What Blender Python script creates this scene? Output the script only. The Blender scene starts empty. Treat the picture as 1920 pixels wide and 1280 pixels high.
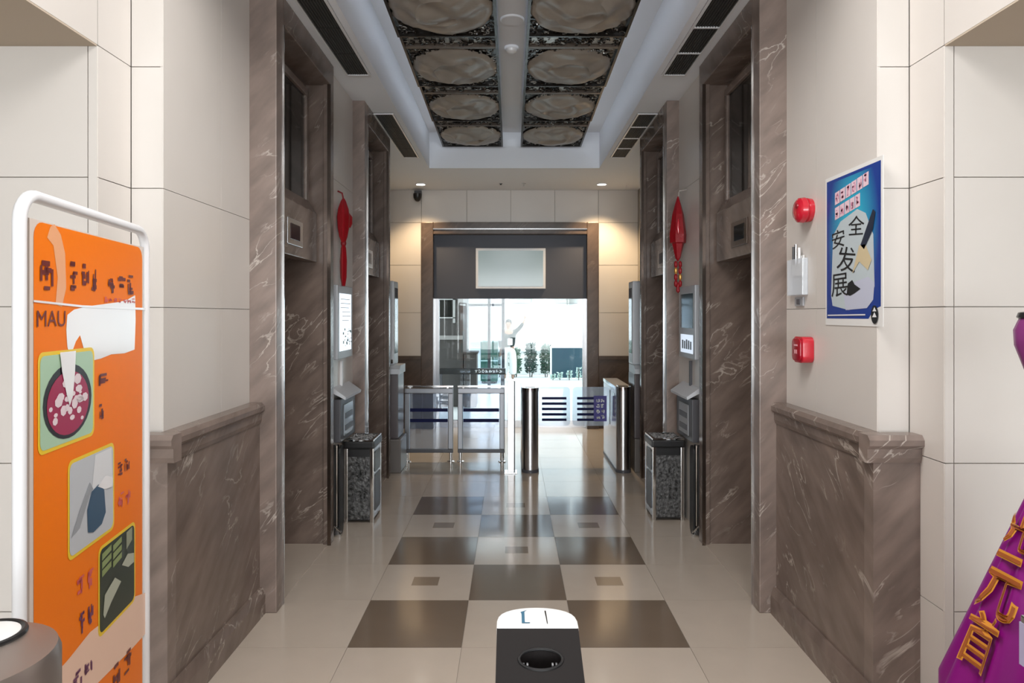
import bpy, bmesh, math, random
from mathutils import Vector, Matrix
PI = math.pi
S = bpy.context.scene
COL = S.collection
F = 1290.0                      # focal length in pixels of the 1920 px frame
EYE = 1.6

# ------------------------------------------------------------------ camera, world, lights, exposure
cam = bpy.data.cameras.new('camera'); cam.sensor_width = 36; cam.lens = F/1920*36
cam.shift_x = 0.0005; cam.shift_y = -0.026; cam.clip_start = 0.05; cam.clip_end = 300
camo = bpy.data.objects.new('camera', cam); COL.objects.link(camo)
camo.location = (0, 0, EYE); camo.rotation_euler = (PI/2, 0, 0); S.camera = camo

S.view_settings.view_transform = 'Standard'; S.view_settings.look = 'None'
S.view_settings.gamma = 1.0; S.view_settings.use_curve_mapping = False
S.view_settings.exposure = 0.36

w = bpy.data.worlds.new('World'); S.world = w; w.use_nodes = True
bg = w.node_tree.nodes['Background']; bg.inputs[0].default_value = (0.86, 0.94, 1.0, 1); bg.inputs[1].default_value = 2.8

def area(name, loc, rot, sx, sy, energy, color):
    l = bpy.data.lights.new(name, 'AREA'); l.shape = 'RECTANGLE'; l.size = sx; l.size_y = sy
    l.energy = energy; l.color = color
    o = bpy.data.objects.new(name, l); COL.objects.link(o); o.location = loc; o.rotation_euler = rot
    return o
# daylight through the lobby's own glass front behind the camera
area('entrance_daylight', (0.03, -8.3, 1.8), (PI/2, 0, 0), 7.2, 3.2, 500, (0.95, 0.985, 1.0))
# ceiling lamps added out of view to brighten the hall
LAMPS = ((2.15, 42), (-1.0, 30), (-4.0, 30))
for _y, _e in LAMPS: area('added_lobby_lamp', (0.035, _y, 3.535), (0, 0, 0), 1.2, .6, _e, (1.0, 0.965, 0.93))

# ------------------------------------------------------------------ helpers
ORG = {}
def P(px, py, Y): return Vector(((px-959)/F*Y, Y, EYE-(py-590)/F*Y))
XC = 0.035
def hx(s, h): return XC + s*h

class MB:
    def __init__(self): self.v = []; self.f = []
    def add(self, vs, fs):
        n = len(self.v); self.v += [Vector(p) for p in vs]; self.f += [tuple(i+n for i in q) for q in fs]; return self
    def box(self, x0, x1, y0, y1, z0, z1):
        x0, x1 = min(x0, x1), max(x0, x1); y0, y1 = min(y0, y1), max(y0, y1); z0, z1 = min(z0, z1), max(z0, z1)
        return self.add([(x0,y0,z0),(x1,y0,z0),(x1,y1,z0),(x0,y1,z0),(x0,y0,z1),(x1,y0,z1),(x1,y1,z1),(x0,y1,z1)],
                 [(0,3,2,1),(4,5,6,7),(0,1,5,4),(1,2,6,5),(2,3,7,6),(3,0,4,7)])
    def prism(self, pts, fn, lo, hi):
        """pts: 2d outline; fn(a,b,t)->xyz, extruded from t=lo to t=hi"""
        n = len(pts); vs = [fn(a, b, lo) for a, b in pts] + [fn(a, b, hi) for a, b in pts]
        fs = [tuple(range(n)), tuple(range(2*n-1, n-1, -1))] + [(i, n+i, n+(i+1) % n, (i+1) % n) for i in range(n)]
        return self.add(vs, fs)
    def lathe(self, prof, c=(0,0,0), seg=24, sx=1, sy=1, fold=0, nf=0):
        c = Vector(c); vs = []; m = len(prof)
        for r, z in prof:
            for i in range(seg):
                a = 2*PI*i/seg; rr = r*(1+fold*math.cos(nf*a))
                vs.append(c+Vector((rr*math.cos(a)*sx, rr*math.sin(a)*sy, z)))
        fs = [(j*seg+i, j*seg+(i+1) % seg, (j+1)*seg+(i+1) % seg, (j+1)*seg+i) for j in range(m-1) for i in range(seg)]
        fs += [tuple(range(seg-1, -1, -1)), tuple((m-1)*seg+i for i in range(seg))]
        return self.add(vs, fs)
    def tube(self, path, r, seg=8, closed=False):
        path = [Vector(p) for p in path]; n = len(path); vs = []; up = None
        rr = r if isinstance(r, (list, tuple)) else [r]*n
        for i, p in enumerate(path):
            a = path[(i-1) % n] if (closed or i > 0) else p; b = path[(i+1) % n] if (closed or i < n-1) else p
            t = (b-a).normalized()
            if up is None:
                up = Vector((0,0,1)) if abs(t.z) < .9 else Vector((1,0,0))
            x = up - t*up.dot(t); x.normalize(); y = t.cross(x); up = x
            for k in range(seg):
                an = 2*PI*k/seg; vs.append(p+(x*math.cos(an)+y*math.sin(an))*rr[i])
        m = n if closed else n-1
        fs = [(i*seg+k, i*seg+(k+1) % seg, ((i+1) % n)*seg+(k+1) % seg, ((i+1) % n)*seg+k) for i in range(m) for k in range(seg)]
        if not closed: fs += [tuple(range(seg-1, -1, -1)), tuple((n-1)*seg+k for k in range(seg))]
        return self.add(vs, fs)
    def quad(self, a, b, c, d): return self.add([a, b, c, d], [(0,1,2,3)])
    def build(self, name, mat, parent=None, bevel=0, smooth=False, fixn=True, origin=None):
        if parent is not None: o3 = ORG[parent]
        elif origin is not None: o3 = Vector(origin)
        else:
            lo = [min(p[i] for p in self.v) for i in range(3)]; hi = [max(p[i] for p in self.v) for i in range(3)]
            o3 = Vector(((lo[0]+hi[0])/2, (lo[1]+hi[1])/2, lo[2]))
        me = bpy.data.meshes.new(name); me.from_pydata([p-o3 for p in self.v], [], self.f)
        bm = bmesh.new(); bm.from_mesh(me)
        if fixn: bmesh.ops.recalc_face_normals(bm, faces=bm.faces)
        if bevel: bmesh.ops.bevel(bm, geom=bm.edges[:], offset=bevel, segments=2, affect='EDGES', profile=.6, clamp_overlap=True)
        bm.to_mesh(me); bm.free()
        if smooth:
            for p in me.polygons: p.use_smooth = True
            me.set_sharp_from_angle(angle=math.radians(40))
        me.materials.append(mat)
        o = bpy.data.objects.new(name, me); COL.objects.link(o)
        if parent is not None: o.parent = parent
        else: o.location = o3
        ORG[o] = o3
        return o
def tag(o, label, cat=None, group=None, kind=None):
    if label: o['label'] = label
    if cat: o['category'] = cat
    if group: o['group'] = group
    if kind: o['kind'] = kind
    return o
def thing(name, loc, label, cat, group=None, kind=None):
    o = bpy.data.objects.new(name, None); COL.objects.link(o); o.location = loc; o.empty_display_size = .1
    ORG[o] = Vector(loc); return tag(o, label, cat, group, kind)
def share(name, src, parent, off):
    c = src.copy(); c.name = name; COL.objects.link(c); c.parent = parent; c.location = Vector(off); ORG[c] = ORG[parent]; return c

# ------------------------------------------------------------------ materials
MATS = {}
def mat(name, col, rough=.5, metal=0, spec=.5, emit=None, estr=0, bump=0, bscale=40, var=0, vscale=6, coat=0):
    if name in MATS: return MATS[name]
    m = bpy.data.materials.new(name); m.use_nodes = True; nt = m.node_tree; b = nt.nodes['Principled BSDF']
    b.inputs['Base Color'].default_value = (*col, 1); b.inputs['Roughness'].default_value = rough
    b.inputs['Metallic'].default_value = metal; b.inputs['Specular IOR Level'].default_value = spec
    b.inputs['Coat Weight'].default_value = coat; b.inputs['Coat Roughness'].default_value = .05
    if emit: b.inputs['Emission Color'].default_value = (*emit, 1); b.inputs['Emission Strength'].default_value = estr
    tc = nt.nodes.new('ShaderNodeTexCoord')
    if var:
        n = nt.nodes.new('ShaderNodeTexNoise'); n.inputs['Scale'].default_value = vscale; n.inputs['Detail'].default_value = 5
        r = nt.nodes.new('ShaderNodeValToRGB')
        r.color_ramp.elements[0].color = (*[c*(1-var) for c in col], 1); r.color_ramp.elements[1].color = (*[min(1, c*(1+var)) for c in col], 1)
        r.color_ramp.elements[0].position = .3; r.color_ramp.elements[1].position = .7
        nt.links.new(tc.outputs['Object'], n.inputs['Vector']); nt.links.new(n.outputs['Fac'], r.inputs[0]); nt.links.new(r.outputs[0], b.inputs['Base Color'])
    if bump:
        n = nt.nodes.new('ShaderNodeTexNoise'); n.inputs['Scale'].default_value = bscale; n.inputs['Detail'].default_value = 4
        bp = nt.nodes.new('ShaderNodeBump'); bp.inputs['Strength'].default_value = bump; bp.inputs['Distance'].default_value = .01
        nt.links.new(tc.outputs['Object'], n.inputs['Vector']); nt.links.new(n.outputs['Fac'], bp.inputs['Height']); nt.links.new(bp.outputs[0], b.inputs['Normal'])
    MATS[name] = m; return m
def stone(name, col, vein, rough=.22, amt=1.0):
    m = bpy.data.materials.new(name); m.use_nodes = True; nt = m.node_tree; b = nt.nodes['Principled BSDF']; L = nt.links.new
    tc = nt.nodes.new('ShaderNodeTexCoord')
    mp = nt.nodes.new('ShaderNodeMapping'); mp.inputs['Rotation'].default_value = (math.radians(-38), math.radians(38), 0)
    L(tc.outputs['Object'], mp.inputs['Vector'])
    st = nt.nodes.new('ShaderNodeMapping'); st.inputs['Scale'].default_value = (1.6, 1.6, 6.5); L(mp.outputs[0], st.inputs['Vector'])
    n1 = nt.nodes.new('ShaderNodeTexNoise'); n1.inputs['Scale'].default_value = 1.5; n1.inputs['Detail'].default_value = 7; n1.inputs['Distortion'].default_value = .8; L(st.outputs[0], n1.inputs['Vector'])
    sub = nt.nodes.new('ShaderNodeMath'); sub.operation = 'SUBTRACT'; sub.inputs[1].default_value = .5; L(n1.outputs['Fac'], sub.inputs[0])
    ab = nt.nodes.new('ShaderNodeMath'); ab.operation = 'ABSOLUTE'; L(sub.outputs[0], ab.inputs[0])
    vr = nt.nodes.new('ShaderNodeMapRange'); vr.inputs['From Min'].default_value = 0; vr.inputs['From Max'].default_value = .016
    vr.inputs['To Min'].default_value = 1; vr.inputs['To Max'].default_value = 0; L(ab.outputs[0], vr.inputs['Value'])
    n2 = nt.nodes.new('ShaderNodeTexNoise'); n2.inputs['Scale'].default_value = 3.2; n2.inputs['Detail'].default_value = 3; L(tc.outputs['Object'], n2.inputs['Vector'])
    gate = nt.nodes.new('ShaderNodeMapRange'); gate.inputs['From Min'].default_value = .48; gate.inputs['From Max'].default_value = .66; L(n2.outputs['Fac'], gate.inputs['Value'])
    mul = nt.nodes.new('ShaderNodeMath'); mul.operation = 'MULTIPLY'; L(vr.outputs[0], mul.inputs[0]); L(gate.outputs[0], mul.inputs[1])
    mu2 = nt.nodes.new('ShaderNodeMath'); mu2.operation = 'MULTIPLY'; mu2.inputs[1].default_value = amt; L(mul.outputs[0], mu2.inputs[0])
    n3 = nt.nodes.new('ShaderNodeTexNoise'); n3.inputs['Scale'].default_value = 2.2; n3.inputs['Detail'].default_value = 6; L(st.outputs[0], n3.inputs['Vector'])
    r = nt.nodes.new('ShaderNodeValToRGB'); r.color_ramp.elements[0].position = .3; r.color_ramp.elements[1].position = .75
    r.color_ramp.elements[0].color = (*[c*.72 for c in col], 1); r.color_ramp.elements[1].color = (*[c*1.3 for c in col], 1); L(n3.outputs['Fac'], r.inputs[0])
    mx = nt.nodes.new('ShaderNodeMix'); mx.data_type = 'RGBA'; mx.inputs[7].default_value = (*vein, 1)
    L(mu2.outputs[0], mx.inputs[0]); L(r.outputs[0], mx.inputs[6]); L(mx.outputs[2], b.inputs['Base Color'])
    b.inputs['Roughness'].default_value = rough
    bp = nt.nodes.new('ShaderNodeBump'); bp.inputs['Strength'].default_value = .12; bp.inputs['Distance'].default_value = .01
    L(mu2.outputs[0], bp.inputs['Height']); L(bp.outputs[0], b.inputs['Normal'])
    return m
def glass(name, tint=(1,1,1), gloss=.08, haze=0, hcol=(.9,.95,1)):
    m = bpy.data.materials.new(name); m.use_nodes = True; nt = m.node_tree; L = nt.links.new
    for n in list(nt.nodes):
        if n.type == 'BSDF_PRINCIPLED': nt.nodes.remove(n)
    out = [n for n in nt.nodes if n.type == 'OUTPUT_MATERIAL'][0]
    t = nt.nodes.new('ShaderNodeBsdfTransparent'); t.inputs[0].default_value = (*tint, 1)
    g = nt.nodes.new('ShaderNodeBsdfGlossy'); g.inputs['Roughness'].default_value = .02
    mx = nt.nodes.new('ShaderNodeMixShader'); mx.inputs[0].default_value = gloss; L(t.outputs[0], mx.inputs[1]); L(g.outputs[0], mx.inputs[2])
    last = mx
    if haze:
        d = nt.nodes.new('ShaderNodeBsdfDiffuse'); d.inputs[0].default_value = (*hcol, 1)
        m2 = nt.nodes.new('ShaderNodeMixShader'); m2.inputs[0].default_value = haze; L(mx.outputs[0], m2.inputs[1]); L(d.outputs[0], m2.inputs[2]); last = m2
    L(last.outputs[0], out.inputs[0]); MATS[name] = m; return m

CREAM = mat('cream_stone_panel', (.66,.625,.59), .28, var=.035, vscale=1.5)
JOINT = mat('wall_backing', (.30,.27,.23), .8)
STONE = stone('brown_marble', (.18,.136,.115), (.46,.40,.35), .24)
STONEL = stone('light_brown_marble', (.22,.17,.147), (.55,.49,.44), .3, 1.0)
DSTONE = stone('dark_brown_marble', (.085,.06,.048), (.2,.16,.13), .3, .5)
WHITEC = mat('white_ceiling_paint', (.86,.885,.93), .75)
TILE_L = mat('beige_floor_tile', (.52,.45,.38), .13, var=.05, vscale=2.5, spec=.6)
TILE_D = mat('brown_floor_tile', (.165,.125,.092), .12, var=.06, vscale=3, spec=.6)
GROUT = mat('floor_grout', (.30,.26,.22), .6)
STEEL = mat('brushed_steel', (.56,.56,.57), .26, 1)
CHROME = mat('polished_steel', (.78,.79,.8), .1, 1)
BRONZE = mat('bronze_steel', (.20,.155,.13), .25, 1)
BLACK = mat('black_plastic', (.012,.012,.013), .35)
DARKG = mat('dark_cavity', (.02,.019,.018), .7)
WHITE = mat('white_enamel', (.8,.81,.83), .3)
GREY = mat('grey_plastic', (.33,.34,.36), .4)
DGREY = mat('charcoal_plastic', (.075,.075,.085), .4)
DGLASS = mat('black_glass', (.012,.013,.012), .08)
RED = mat('red_plastic', (.55,.012,.03), .22, coat=.6)
REDC = mat('red_satin_cloth', (.30,.004,.010), .33, bump=.3, bscale=30)
NAVY = mat('navy_print', (.002,.005,.055), .6, spec=.2)
CLEAR = glass('clear_glass', (.95,.98,.97), .03)
RAILM = mat('dark_steel_rail', (.20,.205,.22), .35, .9)
FENCEG = glass('fence_glass', (.80,.87,.95), .10, .10, (.55,.65,.85))
GATEG = glass('gate_acrylic', (.9,.95,1), .08, .22, (.8,.9,1))

def panelgrid(parent, fn, us, vs, name='panel', m=None, gap=.0035, skip=()):
    """fn(u0,u1,v0,v1) -> box extents; one panel object per cell"""
    for i in range(len(us)-1):
        for j in range(len(vs)-1):
            if (i, j) in skip: continue
            e = fn(us[i]+gap/2, us[i+1]-gap/2, vs[j]+gap/2, vs[j+1]-gap/2)
            MB().box(*e).build(name, m or CREAM, parent)

# ------------------------------------------------------------------ floor
floor = tag(MB().box(-4.2, 4.3, -8.6, 9.96, -.2, -.004).build('floor', GROUT), 'polished beige tile floor with a brown checker pattern', kind='structure')
T = .55; X0 = -.79; Y0 = 3.31
protoL = MB().box(.001, T-.001, .001, T-.001, -.02, 0).build('tile', TILE_L, floor); protoD = MB().box(.001, T-.001, .001, T-.001, -.02, 0).build('tile', TILE_D, floor)
used = {}
def tile(ix, iy, dark):
    src = protoD if dark else protoL
    off = Vector((X0+ix*T, Y0+iy*T, 0))
    if src not in used: used[src] = 1; src.location = off; return src
    return share('tile', src, floor, off)
inset = None
for iy in range(-6, 12):
    lo, hi = (-1, 4) if iy >= -1 else (-6, 9)
    for ix in range(lo, hi):
        pat = 0 <= iy <= 4 and 0 <= ix <= 2
        dk = pat and (ix+iy) % 2 == 0
        tile(ix, iy, dk)
        if pat and not dk:
            off = Vector((X0+(ix+.5)*T, Y0+(iy+.5)*T, 0))
            if inset is None:
                inset = MB().box(-.078, .078, -.066, .066, -.01, .0006).build('inset_tile', mat('tan_inset_tile', (.25,.195,.145), .13, spec=.6), floor); inset.location = off
            else: share('inset_tile', inset, floor, off)

# ------------------------------------------------------------------ side walls (lobby piers, hall walls, wainscot)
ZC = 3.36
HW, HL, HD = 1.44, 1.57, 1.34
rows = [1.13, 1.63, 2.11, 2.60, 3.08, 3.56]
def moulding(parent, s, h, y0, y1, zbase, m, name):
    prof = [(0, 0), (-.008, 0), (-.008, .045), (-.02, .06), (-.02, .085), (-.008, .10), (0, .11)]
    MB().prism(prof, lambda a, b, t: (hx(s, h+a), t, zbase+b), y0, y1).build(name, m, parent)
for s, side in ((-1, 'left'), (1, 'right')):
    k = .012
    mb = MB()
    mb.box(hx(s,1.75), hx(s,1.95), 2.70, 9.95, 0, 3.95)                       # outer shell
    mb.box(hx(s,HL+k), hx(s,3.7), 2.55+k, 2.775, 0, 3.95)                      # pier
    mb.box(hx(s,HL+k), hx(s,3.7), -8.2, 2.55+k, 2.60+k, 3.95)                  # beam over the side passage
    mb.box(hx(s,3.7), hx(s,3.85), -8.2, 2.775, 0, 3.95)
    mb.box(hx(s,HW+k), hx(s,1.75), 2.775+k, 3.69, 0, 3.6)
    mb.box(hx(s,HD+k), hx(s,1.75), 4.88, 5.65, 0, 3.6)
    wl = tag(mb.build('wall_'+side, JOINT, origin=(hx(s,1.75), 4, 0)), f'cream stone panelled {side} wall of the lift hall with brown marble wainscot', kind='structure')
    zr = [0, .5, 1.05, 1.63, 2.11, 2.60]
    panelgrid(wl, lambda a,b,c,d: (hx(s,a), hx(s,b), 2.55, 2.55+k, c, d), [HL+.035, 2.25, 2.95, 3.7], zr)
    panelgrid(wl, lambda a,b,c,d: (hx(s,a), hx(s,b), 2.55, 2.55+k, c, d), [HL, HL+.035], [0, 1.05, 1.63, 2.60], 'edge_strip')
    panelgrid(wl, lambda a,b,c,d: (hx(s,HL), hx(s,HL+k), a, b, c, d), [2.552, 2.775], zr+[3.08, 3.56])
    panelgrid(wl, lambda a,b,c,d: (hx(s,HL), hx(s,HL+k), a, b, c, d), [-8.2, -5.7, -3.2, -2.2, -1.2, -.2, .75, 1.65, 2.552], [2.60, 3.08, 3.56])
    MB().box(hx(s,HL+.001), hx(s,3.7), -8.2, 2.549, 2.595, 2.60+k).build('soffit', mat('soffit_paint', (.50,.42,.33), .7), wl)
    panelgrid(wl, lambda a,b,c,d: (hx(s,a), hx(s,b), 2.775, 2.775+k, c, d), [HW+.001, HL-.001], [1.10, 1.63, 2.11, 2.60, 3.08, ZC])
    panelgrid(wl, lambda a,b,c,d: (hx(s,HW), hx(s,HW+k), a, b, c, d), [2.776, 3.33, 3.69], [1.10, 1.63, 2.11, ZC] if s < 0 else [1.10, 1.63, ZC], gap=.0025)
    panelgrid(wl, lambda a,b,c,d: (hx(s,HD), hx(s,HD+k), a, b, c, d), [4.88, 5.65], [0, .8, 1.63, 2.60, ZC], gap=.0025)
    # wainscot of brown marble, skirting and moulded cap
    MB().box(hx(s,1.385), hx(s,HW), 2.7705, 3.69, .14, 1.02).build('wainscot_slab', STONE, wl)
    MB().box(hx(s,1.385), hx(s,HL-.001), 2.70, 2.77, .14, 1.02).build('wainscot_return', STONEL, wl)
    MB().prism([(0,0),(-.03,0),(-.03,.10),(-.015,.14),(0,.14)], lambda a,b,t: (hx(s,1.385+a), t, b), 2.7005, 3.69).build('skirting', STONE, wl)
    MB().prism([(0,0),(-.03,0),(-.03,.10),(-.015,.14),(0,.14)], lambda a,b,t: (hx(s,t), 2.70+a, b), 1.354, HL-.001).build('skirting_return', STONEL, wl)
    cap = [(.055,0),(-.006,0),(-.012,.02),(-.012,.055),(-.028,.07),(-.028,.092),(-.012,.11),(.055,.11)]
    MB().prism(cap, lambda a,b,t: (hx(s,1.385+a), t, 1.02+b), 2.7555, 3.69).build('wainscot_cap', STONE, wl)
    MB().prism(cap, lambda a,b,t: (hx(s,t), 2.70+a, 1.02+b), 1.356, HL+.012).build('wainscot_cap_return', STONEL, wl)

# ------------------------------------------------------------------ ceiling
mb = MB()
for s in (-1, 1): mb.box(hx(s,1.02), hx(s,1.76), 2.77, 8.26, ZC, 3.9)
mb.box(hx(-1,1.76), hx(1,1.76), 8.26, 9.95, ZC, 3.9); mb.box(hx(-1,1.02), hx(1,1.02), 2.60, 2.80, ZC, 3.9)
mb.box(hx(-1,1.95), hx(1,1.95), 2.6, 9.95, 3.79, 4.05); mb.box(hx(-1,3.85), hx(1,3.85), -8.6, 2.78, 3.6, 4.05)
ceil = tag(mb.build('ceiling', WHITEC, origin=(0,5,ZC)), 'white painted ceiling with a long recessed tray over the hall', kind='structure')
tag(MB().box(-.095, .098, 2.8, 6.83, 3.68, 3.79).build('trim_1', WHITEC), 'white painted boxed rib running down the middle of the ceiling tray', kind='structure')

# ------------------------------------------------------------------ lift portals
def portal(n, s, ys, hp, where):
    ye = ys+1.19; d = hp-1.295; yo0, yo1 = ys+.11, ys+1.11
    t = thing(f'door_{n}', (hx(s,hp), (ys+ye)/2, 0), f'brown marble lift portal with dark glass transom, {where}', None, kind='structure')
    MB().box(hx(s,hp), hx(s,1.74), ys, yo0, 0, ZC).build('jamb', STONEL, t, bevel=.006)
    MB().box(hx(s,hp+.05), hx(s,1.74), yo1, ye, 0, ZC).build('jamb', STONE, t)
    MB().box(hx(s,hp), hx(s,hp+.05), yo1-.02, ye, 0, ZC).build('jamb_moulding', BRONZE if False else STONE, t, bevel=.008)
    MB().box(hx(s,hp-.006), hx(s,hp+.018), yo1-.028, yo1-.02, 0, 3.2).build('edge_strip', BRONZE, t)
    MB().box(hx(s,hp-.006), hx(s,hp+.012), yo0-.004, yo0+.004, 0, 3.2).build('edge_strip', CHROME, t)
    MB().box(hx(s,hp), hx(s,1.74), yo0, yo1, 3.20, ZC).build('lintel', STONE, t, bevel=.006)
    hb = 1.47+d
    MB().box(hx(s,hb), hx(s,1.74), yo0, yo1, 2.0, 3.20).build('header', STONE, t)
    # moulded frame round the dark glass
    y0, y1, z0, z1 = yo0+.09, yo1-.08, 2.40, 3.11
    MB().box(hx(s,hb-.03), hx(s,hb), y0-.05, y1+.05, z1, z1+.05).build('transom_frame', STONEL, t, bevel=.008)
    MB().box(hx(s,hb-.03), hx(s,hb), y0-.05, y0, z0-.02, z1).build('transom_frame', STONEL, t, bevel=.008)
    MB().box(hx(s,hb-.03), hx(s,hb), y1, y1+.05, z0-.02, z1).build('transom_frame', STONEL, t, bevel=.008)
    MB().box(hx(s,hb-.01), hx(s,hb), y0, y1, z0-.02, z1).build('transom_glass', DGLASS, t)
    # indicator box with chamfered top
    prof = [(hb,1.965),(hb-.085,1.965),(hb-.085,2.30),(hb-.03,2.39),(hb,2.39)]
    bx = MB().prism(prof, lambda a,b,q: (hx(s,a), q, b), yo0+.03, yo1-.03).build('indicator_box', STONE if s > 0 else STONE, t, bevel=.006)
    yc = (yo0+yo1)/2-.02
    bz = MB().box(hx(s,hb-.093), hx(s,hb-.085), yc-.15, yc+.15, 2.03, 2.19).build('display_bezel', STEEL if s < 0 else BRONZE, bx, bevel=.003)
    MB().box(hx(s,hb-.096), hx(s,hb-.09), yc-.10, yc+.08, 2.065, 2.16).build('display_screen', mat('red_display', (.03,.004,.006), .15) if s < 0 else DGLASS, bx)
    # doors deep in the recess
    for a, b in ((yo0+.01, (yo0+yo1)/2-.002), ((yo0+yo1)/2+.002, yo1-.01)):
        MB().box(hx(s,1.66), hx(s,1.685), a, b, .01, 1.99).build('door_leaf', BRONZE, t)
    MB().box(hx(s,hp+.02), hx(s,1.74), yo0, yo1, -.004, .004).build('sill', TILE_L, t)
portal(1, -1, 3.69, 1.295, 'nearest on the left side of the hall')
portal(2, 1, 3.69, 1.295, 'nearest on the right side of the hall')
portal(3, -1, 5.65, 1.24, 'farther one on the left side of the hall')
portal(4, 1, 5.65, 1.24, 'farther one on the right side of the hall')

# ------------------------------------------------------------------ end wall with glass entrance
YE = 9.7
px0, px1, qx0, qx1 = -1.27, 1.226, -1.098, 1.06
mb = MB().box(hx(-1,1.75), px0+.02, YE+.012, YE+.25, 0, 3.5).box(px1-.02, hx(1,1.75), YE+.012, YE+.25, 0, 3.5).box(px0, px1, YE+.012, YE+.25, 2.88, 3.5)
we = tag(mb.build('wall_end', JOINT, origin=(0,YE,0)), 'cream panelled end wall around the glass entrance', kind='structure')
for a, b in ((hx(-1,1.75), px0), (px1, hx(1,1.75))):
    panelgrid(we, lambda p,q,c,d: (p, q, YE, YE+.012, c, d), [a, b], [1.02, 1.63, 2.3, 2.9, ZC], gap=.006)
    MB().box(a, b, YE-.02, YE+.012, 0, 1.0).build('wainscot_slab', DSTONE, we)
    MB().box(a, b, YE-.03, YE+.012, .97, 1.02).build('wainscot_cap', DSTONE, we, bevel=.004)
panelgrid(we, lambda p,q,c,d: (p, q, YE, YE+.012, c, d), [px0, -.63, -.01, .61, px1], [2.9, ZC], gap=.006)
dr = thing('door_5', (0, YE, 0), 'tall glass entrance in a dark brown stone frame at the far end', None, kind='structure')
MB().box(px0, qx0, YE-.06, YE+.3, 0, 2.9).build('frame_post', DSTONE, dr, bevel=.01)
MB().box(qx1, px1, YE-.06, YE+.3, 0, 2.9).build('frame_post', DSTONE, dr, bevel=.01)
MB().box(qx0, qx1, YE-.06, YE+.3, 2.73, 2.9).build('frame_head', DSTONE, dr, bevel=.01)
MB().box(qx0, qx1, YE-.075, YE-.06, 2.795, 2.81).build('edge_strip', STEEL, dr)
MB().box(qx0, qx1, YE+.06, YE+.2, 1.83, 2.73).build('header_panel', mat('slate_blue_panel', (.06,.064,.085), .5), dr)
MB().box(qx0, qx0+.07, YE+.08, YE+.14, 0, 1.83).build('stile', STEEL, dr)
MB().box(qx1-.05, qx1, YE+.08, YE+.14, 0, 1.83).build('stile', STEEL, dr)
MB().box(qx0+.07, -.01, YE+.10, YE+.112, .10, 1.83).build('pane', CLEAR, dr)
MB().box(-.008, qx1-.05, YE+.10, YE+.112, .10, 1.83).build('pane', CLEAR, dr)
MB().box(qx0+.07, qx1-.05, YE+.08, YE+.14, .0, .10).build('bottom_rail', STEEL, dr)
tv = thing('television', (-.01, YE+.05, 1.97), 'wide wall screen in a white frame above the glass entrance', 'television')
a = P(892,465,YE); b = P(1023,541,YE)
MB().box(a.x, b.x, YE+.0, YE+.06, b.z, a.z).build('frame', WHITE, tv, bevel=.006)
MB().box(a.x+.035, b.x-.035, YE-.004, YE+.004, b.z+.035, a.z-.035).build('screen', mat('screen_reflection_glow', (.10,.13,.13), .12, emit=(.26,.33,.33), estr=.45), tv)  # weak glow stands in for the bright lobby reflected in the glass

# ------------------------------------------------------------------ lobby glass front behind the camera
wn = thing('window_1', (0, -8.2, 0), 'wide glazed lobby front with slim frames behind the viewpoint', None, kind='structure')
for x in (-3.6, -2.2, -.75, .8, 2.25, 3.65): MB().box(x-.03, x+.03, -8.22, -8.16, 0, 3.6).build('mullion', STEEL, wn)
for z in (.03, 2.35, 3.3): MB().box(-3.6, 3.65, -8.22, -8.17, z-.03, z+.03).build('transom_bar', STEEL, wn)
MB().box(-3.8, 3.85, -8.2, -8.15, 3.33, 3.6).build('lintel', WHITEC, wn)

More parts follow.
